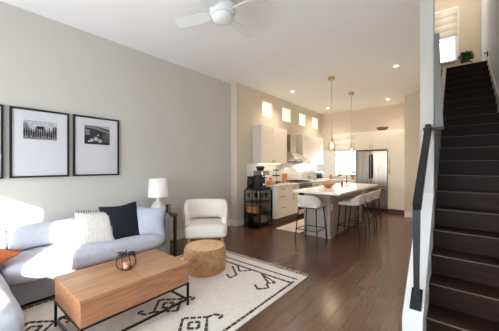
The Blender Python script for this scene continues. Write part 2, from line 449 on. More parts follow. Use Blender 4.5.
BB = 0.14
mb = MB(); mb.box(XL, XL+0.016, YF, YS-0.0, 0, BB); struct('baseboard_left', mb, M['trim'])
mb = MB(); mb.box(XL+0.016, XK+0.016, YS-0.016, YS, 0, BB); struct('baseboard_step', mb, M['trim'])
mb = MB(); mb.box(XK, XK+0.016, YS, 4.88, 0, BB); struct('baseboard_kitchen', mb, M['trim'])
mb = MB(); mb.box(XJ, -0.30, YJ-0.016, YJ, 0, BB); struct('baseboard_right', mb, M['trim'])
mb = MB(); mb.box(-0.316, -0.30, YC, YJ-0.016, 0, BB); struct('baseboard_stair', mb, M['trim'])

# clerestory windows over the cabinets
for k, (a, b) in enumerate(CL):
    mb = MB(); mb.box(XK-0.07, XK-0.05, a, b, CZ[0], CZ[1]); w = struct('window_%d' % (k+1), mb, M['clerestory'])
    mb = MB()
    for q in ((a, a+0.025, CZ[0], CZ[1]), (b-0.025, b, CZ[0], CZ[1]), (a+0.025, b-0.025, CZ[0], CZ[0]+0.025), (a+0.025, b-0.025, CZ[1]-0.025, CZ[1])):
        mb.box(XK-0.05, XK-0.005, *q)
    struct('window_frame', mb, M['trim'], w)
def framed_window(name, axis_y, x0, x1, z0, z1, dep, mull_x=(), mull_z=(), casing=0.0, face=-1):
    """sash window in a wall of constant y; face = -1: room on the -y side"""
    mb = MB(); yc = axis_y + dep
    mb.box(x0, x1, yc-0.003, yc+0.003, z0, z1); w = struct(name, mb, M['glass'])
    f = 0.04; mb = MB()
    mb.box(x0, x0+f, yc-.03, yc+.03, z0, z1); mb.box(x1-f, x1, yc-.03, yc+.03, z0, z1)
    mb.box(x0+f, x1-f, yc-.03, yc+.03, z0, z0+f); mb.box(x0+f, x1-f, yc-.03, yc+.03, z1-f, z1)
    for x in mull_x: mb.box(x-.02, x+.02, yc-.025, yc+.025, z0+f, z1-f)
    for z in mull_z: mb.box(x0+f, x1-f, yc-.028, yc+.028, z-.02, z+.02)
    struct('window_frame', mb, M['trim'], w)
    if casing:
        c = casing; ya, yb = (axis_y-0.02, axis_y) if face < 0 else (axis_y, axis_y+0.02)
        mb = MB(); mb.box(x0-c, x0, ya, yb, z0-c, z1+c); mb.box(x1, x1+c, ya, yb, z0-c, z1+c)
        mb.box(x0, x1, ya, yb, z1, z1+c); mb.box(x0, x1, ya, yb, z0-c, z0)
        struct('window_casing', mb, M['trim'], w)
        mb = MB()
        ys = (axis_y-0.07, axis_y+0.02) if face < 0 else (axis_y-0.02, axis_y+0.07)
        mb.box(x0-c, x1+c, ys[0], ys[1], z0-0.035, z0-0.002); struct('window_sill', mb, M['trim'], w)
    return w
framed_window('window_5', YB, KW[0], KW[1], KW[2], KW[3], 0.06, mull_z=(1.72,), casing=0.06)
framed_window('window_6', YH, HW[0], HW[1], HW[2], HW[3], 0.06, mull_z=(4.92,), casing=0.05)
framed_window('window_7', YF, FW[0], FW[1], FW[2], FW[3], -0.06, mull_x=(-2.75, -1.7), casing=0.07, face=1)
# front door with a tall glazed light
mb = MB(); wall_with_holes(mb, 'y', YF-0.08, YF-0.03, -0.26, 0.44, 0.005, 2.16, [DG]); dr = struct('door_1', mb, M['trim'])
mb = MB(); mb.box(DG[0], DG[1], YF-0.058, YF-0.052, DG[2], DG[3]); struct('door_glass', mb, M['glass'], dr)
mb = MB(); mb.box(-0.30, -0.26, YF-0.1, YF, 0, 2.2); mb.box(0.44, 0.48, YF-0.1, YF, 0, 2.2); mb.box(-0.26, 0.44, YF-0.1, YF, 2.16, 2.2)
struct('door_frame', mb, M['trim'], dr)
mb = MB(); mb.tube([(-0.2, YF-0.03, 1.0), (-0.2, YF+0.03, 1.0), (-0.14, YF+0.035, 1.0)], 0.012); struct('door_handle', mb, M['blackmetal'], dr)

# ------------------------------------------------------------------ staircase
st = thing('staircase', 'dark wood staircase climbing along the pale grey wall', 'staircase', (0.15, 2.4, 0))
XS0, XS1 = -0.185, XR
for i in range(20):
    y = 4.2 + RUN*(i-7); z = RISE*(i+1)
    last = i == 19
    mb = MB(); mb.box(XS0, XS1, y, y+0.02, z-RISE, z-0.03); build('riser', mb, M['stair'], st)
    if last:
        mb = MB(); mb.box(XS0, XS1, y-0.02, y+0.04, z-0.03, z)
    else:
        mb = MB(); mb.box(XS0, XS1, y-0.02, y+RUN+0.02, z-0.03, z)
    mb.mi = 1; mb.box(XS0, XS1, y-0.0215, y-0.003, z-0.004, z+0.0006)
    build('tread', mb, [M['stair'], M['stairedge']], st)
def zs(y): return RISE*8 + (y-4.2)*RISE/RUN
# white curb (knee wall) on the open side, then the stringer inside the wall
mb = MB(); mb.prism([(2.14, 0), (2.14, 0.26), (YC, 0.26+0.765*(YC-2.14)), (YC, 0)], 'x', -0.31, XS0-0.001)
build('curb', mb, M['trim'], st)['label'] = 'white sloping curb'
mb = MB(); y1 = YTOP+0.02
mb.prism([(YC+0.15, zs(YC+.15)-0.42), (YC+0.15, zs(YC+.15)+0.03), (y1, zs(y1)+0.03), (y1, zs(y1)-0.42)], 'x', -0.249, XS0-0.001)
build('stringer', mb, M['postgrey'], st)
mb = MB(); mb.prism([(2.2, 0.0), (2.2, 0.3), (y1, zs(y1)+0.11), (y1, zs(y1)-0.42)], 'x', XR-0.012, XR-0.0005)
build('skirt_board', mb, M['trim'], st)['label'] = 'white skirt board along the wall'

# handrail: plate and post on the curb, rail up to the wall end, return and upper post
hr = thing('stair_handrail', 'black metal handrail standing on the white stair curb', 'handrail', (-0.235, 2.27, 0.3))
def curb_z(y): return 0.26+0.765*(y-2.14)
mb = MB(); mb.prism([(2.2, curb_z(2.2)+0.001), (2.2, curb_z(2.2)+0.012), (2.33, curb_z(2.33)+0.012), (2.33, curb_z(2.33)+0.001)], 'x', -0.272, -0.2)
build('base_plate', mb, M['railblack'], hr)
mb = MB(); za = curb_z(2.26)+0.012
A = [mb.bm.verts.new(p) for p in ((-.252, 2.25, za), (-.218, 2.25, za), (-.218, 2.285, za), (-.252, 2.285, za), (-.256, 2.23, 1.03), (-.208, 2.23, 1.03), (-.208, 2.27, 1.06), (-.256, 2.27, 1.06))]
fs = [mb.bm.faces.new([A[k] for k in q]) for q in ((3,2,1,0), (4,5,6,7), (0,1,5,4), (1,2,6,5), (2,3,7,6), (3,0,4,7))]
build('post', mb, M['railblack'], hr)
mb = MB(); mb.bar((-0.228, 2.22, 1.06), (-0.228, YC-0.005, 1.76), 0.052, 0.06); build('rail', mb, M['railblack'], hr)
mb = MB(); mb.box(-0.27, -0.10, YC-0.05, YC-0.008, 1.715, 1.745); build('rail_return', mb, M['railblack'], hr)
mb = MB()
A = [mb.bm.verts.new(p) for p in ((-0.172, YC-.04, 1.74), (-0.105, YC-.04, 1.74), (-0.105, YC+.0, 1.74), (-0.172, YC+.0, 1.74), (-0.178, YC-.04, 2.68), (-0.135, YC-.04, 2.68), (-0.135, YC, 2.68), (-0.178, YC, 2.68))]
fs = [mb.bm.faces.new([A[k] for k in q]) for q in ((3,2,1,0), (4,5,6,7), (0,1,5,4), (1,2,6,5), (2,3,7,6), (3,0,4,7))]
build('upper_post', mb, M['postgrey'], hr)['label'] = 'grey upright at the wall end'

mb = MB(); mb.box(XR-0.02, XR-0.0005, 7.19, 7.23, UP+0.06, UP+0.17, 0.004); mb.tube([(XR-0.02, 7.21, UP+0.13), (XR-0.05, 7.21, UP+0.13), (XR-0.055, 7.21, UP+0.16)], 0.01)
single('wall_hook', mb, M['plastic'], 'small dark hook on the pale wall at the stair top', 'hook', (XR-0.01, 7.21, UP+0.06))

# plant on the landing
px, py = 0.17, 8.05
pl = thing('potted_plant', 'leafy green plant in a white pot at the top of the stairs', 'plant', (px, py, UP))
mb = MB(); mb.lathe([(0, UP+.0005), (0.08, UP+.0005), (0.11, UP+0.25), (0.1, UP+0.25), (0.095, UP+0.22), (0, UP+0.22)], px, py, 24); build('pot', mb, M['pot'], pl)
def leaf(mb, p, d, L, w, n=Vector((0, 0, 1))):
    d = d.normalized(); a = d.cross(n)
    if a.length < 1e-3: a = Vector((1, 0, 0))
    a.normalize(); up = a.cross(d)
    vs = [p, p+d*L*.35+a*w+up*w*.3, p+d*L*.75+a*w*.7, p+d*L-up*w*.4, p+d*L*.75-a*w*.7, p+d*L*.35-a*w+up*w*.3]
    f = mb.bm.faces.new([mb.bm.verts.new(v) for v in vs]); f.smooth = True
def foliage(mb, c, r, n, L, w, flat=0.8):
    for _ in range(n):
        d = Vector((random.gauss(0, 1), random.gauss(0, 1), random.gauss(0.2, 1))).normalized()
        p = Vector(c) + Vector((d.x*r, d.y*r, d.z*r*flat))*random.uniform(.35, 1)
        leaf(mb, p, d+Vector((random.uniform(-.4, .4), random.uniform(-.4, .4), random.uniform(-.3, .5))), L*random.uniform(.7, 1.2), w)
mb = MB(); foliage(mb, (px, py, UP+0.40), 0.115, 240, 0.075, 0.026, 1.0); build('foliage', mb, M['leaf'], pl)
mb = MB()
for k in range(5): mb.tube([(px, py, UP+.21), (px+.05*math.cos(k*1.3), py+.05*math.sin(k*1.3), UP+.40)], 0.004, 5)
build('stem', mb, M['leaf'], pl)

def roman_shade(name, label, x0, x1, ztop, zbot, yw, folds):
    t = thing(name, label, 'window shade', ((x0+x1)/2, yw-0.05, zbot))
    mb = MB(); n = folds*8; prev = []
    rows = []
    for i in range(n+1):
        f = i/n; z = ztop-(ztop-zbot)*f
        d = 0.012+0.028*abs(math.sin(f*folds*PI))**0.7
        rows.append((yw-0.035-d, z))
    V = [[mb.bm.verts.new((x, y, z)) for x in (x0, x1)] for y, z in rows]
    V2 = [[mb.bm.verts.new((x, y+0.006, z)) for x in (x0, x1)] for y, z in rows]
    for i in range(n):
        f = mb.bm.faces.new((V[i][0], V[i+1][0], V[i+1][1], V[i][1])); f.smooth = True
        f = mb.bm.faces.new((V2[i][1], V2[i+1][1], V2[i+1][0], V2[i][0])); f.smooth = True
        mb.bm.faces.new((V[i][0], V2[i][0], V2[i+1][0], V[i+1][0])); mb.bm.faces.new((V[i][1], V[i+1][1], V2[i+1][1], V2[i][1]))
    build('fabric', mb, M['linen'], t)
    mb = MB(); mb.box(x0, x1, yw-0.06, yw-0.021, ztop, ztop+0.035); build('headrail', mb, M['trim'], t)
    return t
roman_shade('roman_shade', 'white folded roman shade over the kitchen sink window', KW[0]-.05, KW[1]+.03, 2.42, 1.84, YB, 3)
roman_shade('roman_shade', 'white folded roman shade in the window above the stairs', HW[0]-.02, HW[1]+.02, 5.70, 4.93, YH, 4)

# ------------------------------------------------------------------ ceiling fan and lamps
FX, FY = -1.98, 1.97
fan = thing('ceiling_fan', 'white ceiling fan with four blades and a frosted round light', 'ceiling fan', (FX, FY, CE))
mb = MB(); mb.lathe([(0, CE), (0.085, CE), (0.085, CE-.04), (0.06, CE-.06), (0.05, CE-.1), (0, CE-.1)], FX, FY, 36); build('canopy', mb, M['fan'], fan)
mb = MB(); mb.lathe([(0, CE-.1), (0.1, CE-.1), (0.135, CE-.125), (0.14, CE-.2), (0.125, CE-.225), (0, CE-.225)], FX, FY, 40); build('motor_housing', mb, M['fan'], fan)
mb = MB(); mb.lathe([(0, CE-.226), (0.115, CE-.226), (0.118, CE-.245), (0.10, CE-.285), (0.06, CE-.305), (0, CE-.31)], FX, FY, 40); build('light_globe', mb, M['fanlight'], fan)
for k in range(4):
    a = R(10+90*k) + (R(8) if k == 2 else 0)
    m = Matrix.Translation((FX, FY, CE-0.2)) @ Matrix.Rotation(a, 4, 'Z') @ Matrix.Rotation(R(12), 4, 'X')
    mb = MB(); out = [(0.16, -.05), (0.3, -.07), (0.56, -.068), (0.60, -.05), (0.60, .05), (0.56, .068), (0.3, .07), (0.16, .05)]
    mb.prism(out, 'z', -0.004, 0.004); bmesh.ops.transform(mb.bm, matrix=m, verts=mb.bm.verts)
    bl = build('blade', mb, M['fan'], fan)
    mb = MB(); mb.box(0.09, 0.22, -0.02, 0.02, 0.004, 0.012); bmesh.ops.transform(mb.bm, matrix=m, verts=mb.bm.verts); build('blade_iron', mb, M['fan'], bl)

def recessed(x, y, label, watts):
    t = thing('recessed_light', label, 'ceiling light', (x, y, CE), 0, 'recessed ceiling lights')
    mb = MB(); mb.lathe([(0.038, CE-.0005), (0.06, CE-.0005), (0.06, CE-.006), (0.038, CE-.006)], x, y, 28); build('trim_ring', mb, M['trim'], t)
    mb = MB(); mb.lathe([(0, CE-.003), (0.038, CE-.003)], x, y, 28); build('lens', mb, M['lampdisc'], t)
    d = bpy.data.lights.new('recessed_lamp', 'SPOT'); d.energy = watts; d.color = (1.0, 0.9, 0.77); d.spot_size = R(140); d.spot_blend = 0.8; d.shadow_soft_size = 0.05
    l = bpy.data.objects.new('lamp', d); COL.objects.link(l); l.parent = t; l.location = (0, 0, -0.02)
KW_ = 46
recessed(-3.2, 5.64, 'recessed ceiling light nearest the tall step in the cabinet wall', KW_)
recessed(-3.25, 8.0, 'recessed ceiling light in the far corner over the clerestory windows', KW_)
recessed(-0.88, 5.42, 'recessed ceiling light nearest the white stair wall end', KW_)
recessed(-1.5, 8.0, 'recessed ceiling light over the tall pantry and its rattan bowl', KW_)

t = thing('added_hall_light', 'added round flush light, out of view on the ceiling above the stair landing', 'ceiling light', (-0.4, 7.6, 6.3))  # unseen light, added to brighten the upper hall
mb = MB(); mb.lathe([(0, 6.2), (0.12, 6.21), (0.15, 6.25), (0.15, 6.29)], -0.4, 7.6, 28); build('diffuser', mb, M['strip'], t)
mb = MB(); mb.lathe([(0.0, 6.291), (0.17, 6.291), (0.17, 6.3), (0, 6.3)], -0.4, 7.6, 28); build('base', mb, M['trim'], t)
d = bpy.data.lights.new('hall_fill_lamp', 'POINT'); d.energy = 40; d.color = (1.0, 0.9, 0.76); d.shadow_soft_size = 0.12
l = bpy.data.objects.new('lamp', d); COL.objects.link(l); l.parent = t; l.location = (0, 0, -0.25)

def pendant(x, y, zb, label):
    t = thing('pendant_light', label, 'pendant light', (x, y, CE), 0, 'pendants over the island')
    mb = MB(); mb.lathe([(0, CE), (0.065, CE), (0.065, CE-.05), (0.05, CE-.065), (0, CE-.065)], x, y, 24); build('ceiling_rose', mb, M['brass'], t)
    mb = MB(); mb.tube([(x, y, CE-.02), (x, y, zb+.2)], 0.006, 8); build('rod', mb, M['brass'], t)
    mb = MB(); mb.lathe([(0, zb+.21), (0.02, zb+.21), (0.028, zb+.15), (0.028, zb+.11), (0, zb+.11)], x, y, 20); build('socket', mb, M['brass'], t)
    mb = MB(); mb.lathe([(0.03, zb+.13), (0.055, zb+.1), (0.075, zb+.03), (0.07, zb-.05), (0.045, zb-.085)], x, y, 28); build('glass_shade', mb, M['amber'], t)
    mb = MB(); mb.lathe([(0, zb+.105), (0.013, zb+.1), (0.03, zb+.04), (0.028, zb+.01), (0, zb-.02)], x, y, 16); build('bulb', mb, M['bulb'], t)
    d = bpy.data.lights.new('pendant_lamp', 'POINT'); d.energy = 5; d.color = (1.0, 0.76, 0.5); d.shadow_soft_size = 0.03
    l = bpy.data.objects.new('lamp', d); COL.objects.link(l); l.parent = t; l.location = (0, 0, zb+.0-CE-.05)
pendant(-2.05, 5.27, 1.74, 'brass pendant with glowing glass shade over the near half of the island')
pendant(-2.1, 6.72, 1.69, 'brass pendant with glass shade over the far end of the island')

# ------------------------------------------------------------------ framed photographs on the left wall
def framed(y0, y1, z0, z1, label, ph):
    t = thing('framed_photo', label, 'framed photo', (XL, (y0+y1)/2, z0), 0, 'black framed photographs on the wall')
    w = 0.022; mb = MB()
    mb.box(XL+.001, XL+.035, y0, y0+w, z0, z1); mb.box(XL+.001, XL+.035, y1-w, y1, z0, z1)
    mb.box(XL+.001, XL+.035, y0+w, y1-w, z0, z0+w); mb.box(XL+.001, XL+.035, y0+w, y1-w, z1-w, z1); build('frame', mb, M['frame'], t)
    mb = MB(); mb.box(XL+.001, XL+.018, y0+w, y1-w, z0+w, z1-w); build('mat_board', mb, M['matboard'], t)
    if ph:
        a, b, c, d, kind = ph; X = XL+.018
        mb = MB()
        def quad(u0, u1, v0, v1, lift, mi):
            mb.mi = mi; mb.box(X, X+lift, a+u0*(b-a), a+u1*(b-a), c+v0*(d-c), c+v1*(d-c))
        def poly(pts, lift, mi):
            mb.mi = mi; mb.prism([(a+u*(b-a), c+v*(d-c)) for u, v in pts], 'x', X, X+lift)
        if kind == 'street':
            quad(0, 1, 0, 1, .001, 0)
            quad(0, 1, 0, .28, .0012, 1)
            poly([(0, .28), (0, .8), (.08, .9), (.16, .7), (.22, .42), (.5, .36), (.8, .42), (.86, .66), (.93, .8), (1, .7), (1, .28)], .0014, 1)
            quad(.38, .6, .55, .72, .0016, 2)
            rr = random.Random(3)
            for k in range(15):
                u = .03+k*.066; h = rr.uniform(.38, .56); b0 = rr.uniform(.06, .22)
                poly([(u-.018, b0), (u+.018, b0), (u+.028, b0+h*.6), (u+.012, b0+h*.8), (u+.012, b0+h), (u-.012, b0+h), (u-.012, b0+h*.8), (u-.028, b0+h*.6)], .002, 2)
        else:
            quad(0, 1, 0, 1, .001, 2)
            poly([(0, .98), (.35, 1), (1, .74), (1, .62), (.3, .86), (0, .88)], .0014, 1)
            poly([(.45, 1), (1, .98), (1, .84)], .0014, 0)
            poly([(.02, .8), (.2, .78), (.2, .5), (.02, .48)], .0016, 1)
            for u, v, q in ((.28, .22, .07), (.44, .3, .09), (.6, .2, .08), (.18, .16, .05), (.52, .5, .04)):
                poly([(u+q*math.cos(k*PI/4), v+q*1.3*math.sin(k*PI/4)) for k in range(8)], .002, 0)
            for k in range(6): quad(.72+k*.045, .735+k*.045, .1, .6, .0018, 1)
        build('photo', mb, [M['ph_light'], M['ph_mid'], M['ph_dark']], t)
    mb = MB(); mb.box(XL+.0215, XL+.0225, y0+w, y1-w, z0+w, z1-w); build('pane', mb, M['glass'], t)
framed(-0.10, 0.48, 1.21, 2.045, 'black framed photo cut by the picture edge, left of the street crowd photo', (0.02, 0.35, 1.67, 1.9, 'street'))
framed(0.53, 1.11, 1.215, 2.045, 'black framed photo of a crowd walking down a street', (0.65, 0.98, 1.68, 1.905, 'street'))
framed(1.155, 1.75, 1.215, 2.045, 'black framed dark photo of people under an awning', (1.29, 1.62, 1.66, 1.92, 'awning'))

# ------------------------------------------------------------------ rug, runner
RX0, RX1, RY0, RY1 = -3.22, -1.41, -0.15, 2.86
rug = thing('area_rug', 'ivory shaggy rug with charcoal tribal lines under the coffee table', 'rug', ((RX0+RX1)/2, (RY0+RY1)/2, 0))
def dashed(mb, pts, w=0.026, dash=0.05, gap=0.012, z=0.0125, h=0.0045):
    rr = random.Random(11); left = 0
    for p, q in zip(pts, pts[1:]):
        p, q = Vector((p[0], p[1], z)), Vector((q[0], q[1], z)); L = (q-p).length; d = (q-p)/L; s = 0
        while s < L-0.008:
            e = min(L, s+dash*rr.uniform(.7, 1.2)); ww = w*rr.uniform(.75, 1.1)
            mb.bar(p+d*s+Vector((0, 0, h/2)), p+d*e+Vector((0, 0, h/2)), ww, h); s = e+gap
mb = MB(); mb.box(RX0, RX1, RY0, RY1, 0.001, 0.0125, 0.004)
mb.mi = 1
dashed(mb, [(-1.47, RY0+.1), (-1.47, 2.62)]); dashed(mb, [(RX0+.07, RY0+.1), (RX0+.07, 2.62)])
dashed(mb, [(RX0+.06, 2.69), (-1.46, 2.69)], w=0.022); dashed(mb, [(RX0+.06, 2.57), (-1.46, 2.57)], w=0.03)
dashed(mb, [(-2.21, 2.27), (-2.11, 2.22), (-2.10, 2.33), (-2.33, 2.50)]); dashed(mb, [(-2.28, 2.55), (-2.15, 2.44), (-2.05, 2.55)])
dashed(mb, [(-1.77, 2.27), (-1.68, 2.21), (-1.61, 2.31), (-1.69, 2.38), (-1.62, 2.46), (-1.86, 2.54)]); dashed(mb, [(-1.88, 2.55), (-1.67, 2.40)])
def motif(cx, cy, f=1):
    dashed(mb, [(cx-.15*f, cy), (cx, cy-.15), (cx+.15*f, cy), (cx, cy+.15), (cx-.15*f, cy)])
    dashed(mb, [(cx-.06*f, cy), (cx, cy-.06), (cx+.06*f, cy), (cx, cy+.06), (cx-.06*f, cy)], w=.026)
    dashed(mb, [(cx, cy+.15), (cx+.02, cy+.22), (cx+.09, cy+.25), (cx+.1, cy+.18)], w=.026)
    dashed(mb, [(cx, cy-.15), (cx-.02, cy-.22), (cx-.09, cy-.25), (cx-.1, cy-.18)], w=.026)
motif(-2.16, 1.41); motif(-1.72, 1.37); motif(-2.6, 1.37); motif(-1.72, 0.55); motif(-2.16, 0.55); motif(-2.7, 0.5)
build('pile', mb, [M['rug'], M['rugdark']], rug)
mb = MB(); rr = random.Random(5)
n = 46
for k in range(n):
    x = RX0+.02+(RX1-RX0-.04)*k/(n-1)
    mb.tube([(x, RY1-.004, .009), (x+rr.uniform(-.008, .008), RY1+.035, .007), (x+rr.uniform(-.014, .014), RY1+.07, .006)], 0.0055, 5)
mb.mi = 1
for k in range(n-1):
    x = RX0+.04+(RX1-RX0-.06)*k/(n-1); mb.box(x-.008, x+.008, RY1-.025, RY1-.012, .0125, .0155)
build('fringe', mb, [M['rug'], M['rugdark']], rug)

mb = MB(); mb.box(-3.02, -2.46, 4.62, 7.6, 0.001, 0.011, 0.003)
single('runner_rug', mb, M['runner'], 'pale runner rug between the cream base cabinets and the island', 'rug', (-2.74, 6.0, 0))

# ------------------------------------------------------------------ sofa
sofa = thing('sectional_sofa', 'blue-grey fabric sectional sofa with a chaise under the framed photos', 'sofa', (-3.4, 0.8, 0))
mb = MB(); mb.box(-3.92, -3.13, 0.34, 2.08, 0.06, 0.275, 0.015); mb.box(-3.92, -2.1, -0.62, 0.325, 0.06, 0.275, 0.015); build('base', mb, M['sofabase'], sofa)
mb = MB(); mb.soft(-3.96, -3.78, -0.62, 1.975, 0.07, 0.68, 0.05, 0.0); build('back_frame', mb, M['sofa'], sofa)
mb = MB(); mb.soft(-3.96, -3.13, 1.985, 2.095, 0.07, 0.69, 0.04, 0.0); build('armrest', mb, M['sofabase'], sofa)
mb = MB(); mb.soft(-3.80, -3.06, 0.385, 1.98, 0.265, 0.455, 0.075, 0.025, wob=0.003); build('seat_cushion', mb, M['sofa'], sofa)
mb = MB(); mb.soft(-3.80, -2.06, -0.6, 0.36, 0.265, 0.455, 0.075, 0.02, wob=0.003); build('chaise_cushion', mb, M['sofa'], sofa)
for a, b in ((-0.56, 0.452), (0.455, 1.22), (1.23, 1.975)):
    m = Matrix.Translation((-3.62, 0, 0.45)) @ Matrix.Rotation(R(-10), 4, 'Y') @ Matrix.Translation((3.62, 0, -0.45))
    mb = MB(); mb.soft(-3.72, -3.46, a, b, 0.46, 0.71, 0.07, 0.0, mtx=m, wob=0.004)
    bmesh.ops.scale(mb.bm, vec=(1, 1, 1), verts=mb.bm.verts); build('back_cushion', mb, M['sofa'], sofa)
for x, y in ((-3.2, 0.5), (-3.2, 2.0), (-3.85, 2.0), (-2.18, 0.26), (-2.18, -0.54), (-3.85, -0.54)):
    mb = MB(); mb.box(x-.025, x+.025, y-.025, y+.025, 0.013, 0.06); build('foot', mb, M['sofafoot'], sofa)

def throw_pillow(label, c, w, h, t, yaw, lean, roll, m, deco=None):
    """front of the pillow (-Y local) turned to yaw, leaning back"""
    o = thing('throw_pillow', label, 'pillow', (c[0], c[1], c[2]-h/2*math.cos(R(lean))))
    x = Matrix.Translation(c) @ Matrix.Rotation(R(yaw), 4, 'Z') @ Matrix.Rotation(R(-lean), 4, 'X') @ Matrix.Rotation(R(roll), 4, 'Y')
    mb = MB(); mb.pillow(w, h, t); bmesh.ops.transform(mb.bm, matrix=x, verts=mb.bm.verts); p = build('cover', mb, m, o)
    if deco == 'ribs':
        mb = MB()
        for k in range(-6, 7):
            u = k/7.2; pts = []
            for j in range(-8, 9):
                v = j/8.8; kk = max(0.0, (1-abs(u)**2.6)*(1-abs(v)**2.6)) ** 0.55
                pts.append((u*w/2, -(t/2)*kk-.001, v*h/2))
            mb.tube(pts, 0.0035, 5)
        bmesh.ops.transform(mb.bm, matrix=x, verts=mb.bm.verts); build('knitted_ribs', mb, M['knitline'], o)
    if deco in ('ribs', 'tassels'):
        mb = MB(); rr = random.Random(2)
        for k in range(16):
            u = -0.92+1.84*k/15; mb.tube([(u*w/2, 0, h/2-.006), (u*w/2+rr.uniform(-.006, .006), rr.uniform(-.006, .006), h/2+.022)], 0.004, 5)
        bmesh.ops.transform(mb.bm, matrix=x, verts=mb.bm.verts); build('fringe', mb, M['tassel'], o)
    return o
# yaw 90 turns the front (-Y) to +X
throw_pillow('cream ribbed pillow with a dark fringe beside the navy pillow', (-3.31, 1.185, 0.62), 0.40, 0.42, 0.14, 80, 30, 3, M['knit'], 'ribs')
throw_pillow('navy blue velvet pillow on the sofa', (-3.30, 1.49, 0.645), 0.46, 0.48, 0.16, 84, 26, -3, M['navy'])
throw_pillow('blue-grey pillow leaning on the sofa arm', (-3.21, 1.81, 0.61), 0.42, 0.41, 0.17, 62, 26, 4, M['bluepillow'])
throw_pillow('rust orange pillow lying in the chaise corner', (-3.27, 0.27, 0.515), 0.37, 0.37, 0.11, 40, 80, 10, M['orange'])

# ------------------------------------------------------------------ coffee table and lantern
ct = thing('coffee_table', 'low wooden coffee table with a black metal frame on the rug', 'table', (-2.305, 1.08, 0.0125))
x0, x1, y0, y1 = -2.61, -2.0, 0.62, 1.54
ZF = 0.018
mb = MB(); mb.box(x0, x1, y0, y1, 0.405, 0.43, 0.004); build('top', mb, M['acacia'], ct)
mb = MB(); mb.box(x0+.006, x1-.006, y0+.006, y1-.006, 0.235, 0.404); build('body', mb, M['acaciaface'], ct)
for sx in (0, 1):
    X = (x0+.003, x0+.0055) if sx == 0 else (x1-.0055, x1-.003)
    mb = MB(); mb.box(X[0], X[1], y0+.02, y1-.02, 0.24, 0.398); build('drawer', mb, M['acaciaface'], ct)
for x in (x0+.01, x1-.01):
    for y in (y0+.01, y1-.01):
        mb = MB(); mb.box(x-.009, x+.009, y-.009, y+.009, ZF, 0.222); build('leg', mb, M['blackmetal'], ct)
mb = MB(); mb.box(x0, x1, y0, y0+.025, 0.222, 0.235); mb.box(x0, x1, y1-.025, y1, 0.222, 0.235); mb.box(x0, x0+.025, y0+.025, y1-.025, 0.222, 0.235); mb.box(x1-.025, x1, y0+.025, y1-.025, 0.222, 0.235)
build('frame', mb, M['blackmetal'], ct)
for q in ((x0+.03, x1-.03, y0+.006, y0+.024), (x0+.03, x1-.03, y1-.024, y1-.006), (x0+.006, x0+.024, y0+.03, y1-.03), (x1-.024, x1-.006, y0+.03, y1-.03)):
    mb = MB(); mb.box(*q, 0.066, 0.08); build('stretcher', mb, M['blackmetal'], ct)
lx, ly, lz = -2.30, 1.075, 0.431
pk = thing('pumpkin_lantern', 'wire pumpkin candle lantern on the coffee table', 'lantern', (lx, ly, lz))
for k in range(8):
    a = 2*PI*k/8; pts = []
    for j in range(13):
        f = j/12; t = PI*f; r = 0.02+0.066*math.sin(t)**0.8; z = lz+0.006+0.125*(1-math.cos(t))/2
        pts.append((lx+r*math.cos(a), ly+r*math.sin(a), z))
    mb = MB(); mb.tube(pts, 0.0032, 6); build('rib', mb, M['bronze'], pk)
mb = MB(); mb.lathe([(0, lz), (0.04, lz), (0.04, lz+.006), (0, lz+.006)], lx, ly, 24); build('base_dish', mb, M['bronze'], pk)
mb = MB(); mb.tube([(lx, ly, lz+.125), (lx, ly, lz+.145), (lx+.012, ly-.006, lz+.172)], 0.012, 8, 0.007); build('stem', mb, M['bronze'], pk)
mb = MB()
for s in (1, -1):
    for q in range(2): leaf(mb, Vector((lx, ly, lz+.137)), Vector((s*.66, s*.72, .25-q*.3)), 0.085, 0.026)
lf = build('leaf', mb, M['bronze'], pk)
so = lf.modifiers.new('thick', 'SOLIDIFY'); so.thickness = 0.003
cn = thing('candle', 'peach candle with a paper label inside the wire pumpkin', 'candle', (lx, ly, lz+.0065))
mb = MB(); mb.lathe([(0, lz+.0065), (0.03, lz+.0065), (0.03, lz+.068), (0.026, lz+.07), (0, lz+.066)], lx, ly, 24); build('wax', mb, M['candle'], cn)
mb = MB(); aa = math.atan2(-ly, -lx)
vs = [[mb.bm.verts.new((lx+.0307*math.cos(aa+(k-3)*.17), ly+.0307*math.sin(aa+(k-3)*.17), lz+z)) for k in range(7)] for z in (.022, .046)]
for k in range(6): mb.bm.faces.new((vs[0][k], vs[0][k+1], vs[1][k+1], vs[1][k]))
build('label', mb, M['label'], cn)
mb = MB(); mb.tube([(lx, ly, lz+.066), (lx+.002, ly, lz+.078)], 0.0015, 5); build('wick', mb, M['plastic'], cn)

# ------------------------------------------------------------------ side table, lamp, speaker
tb = thing('side_table', 'narrow dark wooden side table between the sofa arm and the armchair', 'table', (-3.66, 2.26, 0))
mb = MB(); mb.box(-3.93, -3.40, 2.125, 2.39, 0.575, 0.605, 0.006); build('top', mb, M['darkwood'], tb)
for x in (-3.9, -3.43):
    for y in (2.15, 2.365):
        mb = MB(); mb.box(x-.018, x+.018, y-.018, y+.018, 0.0005, 0.574); build('leg', mb, M['darkwood'], tb)
mb = MB(); mb.box(-3.88, -3.45, 2.14, 2.375, 0.15, 0.17); build('shelf', mb, M['darkwood'], tb)
lmx, lmy, lmz = -3.72, 2.25, 0.606
lp = thing('table_lamp', 'white gourd lamp with a white drum shade on the side table', 'lamp', (lmx, lmy, lmz))
mb = MB(); mb.lathe([(0, lmz), (0.07, lmz), (0.105, lmz+.05), (0.108, lmz+.09), (0.085, lmz+.14), (0.04, lmz+.185), (0.022, lmz+.215), (0.022, lmz+.26), (0, lmz+.26)], lmx, lmy, 36); build('base', mb, M['ceramic'], lp)
mb = MB(); mb.tube([(lmx, lmy, lmz+.255), (lmx, lmy, lmz+.5)], 0.008, 8); build('stem', mb, M['brass'], lp)
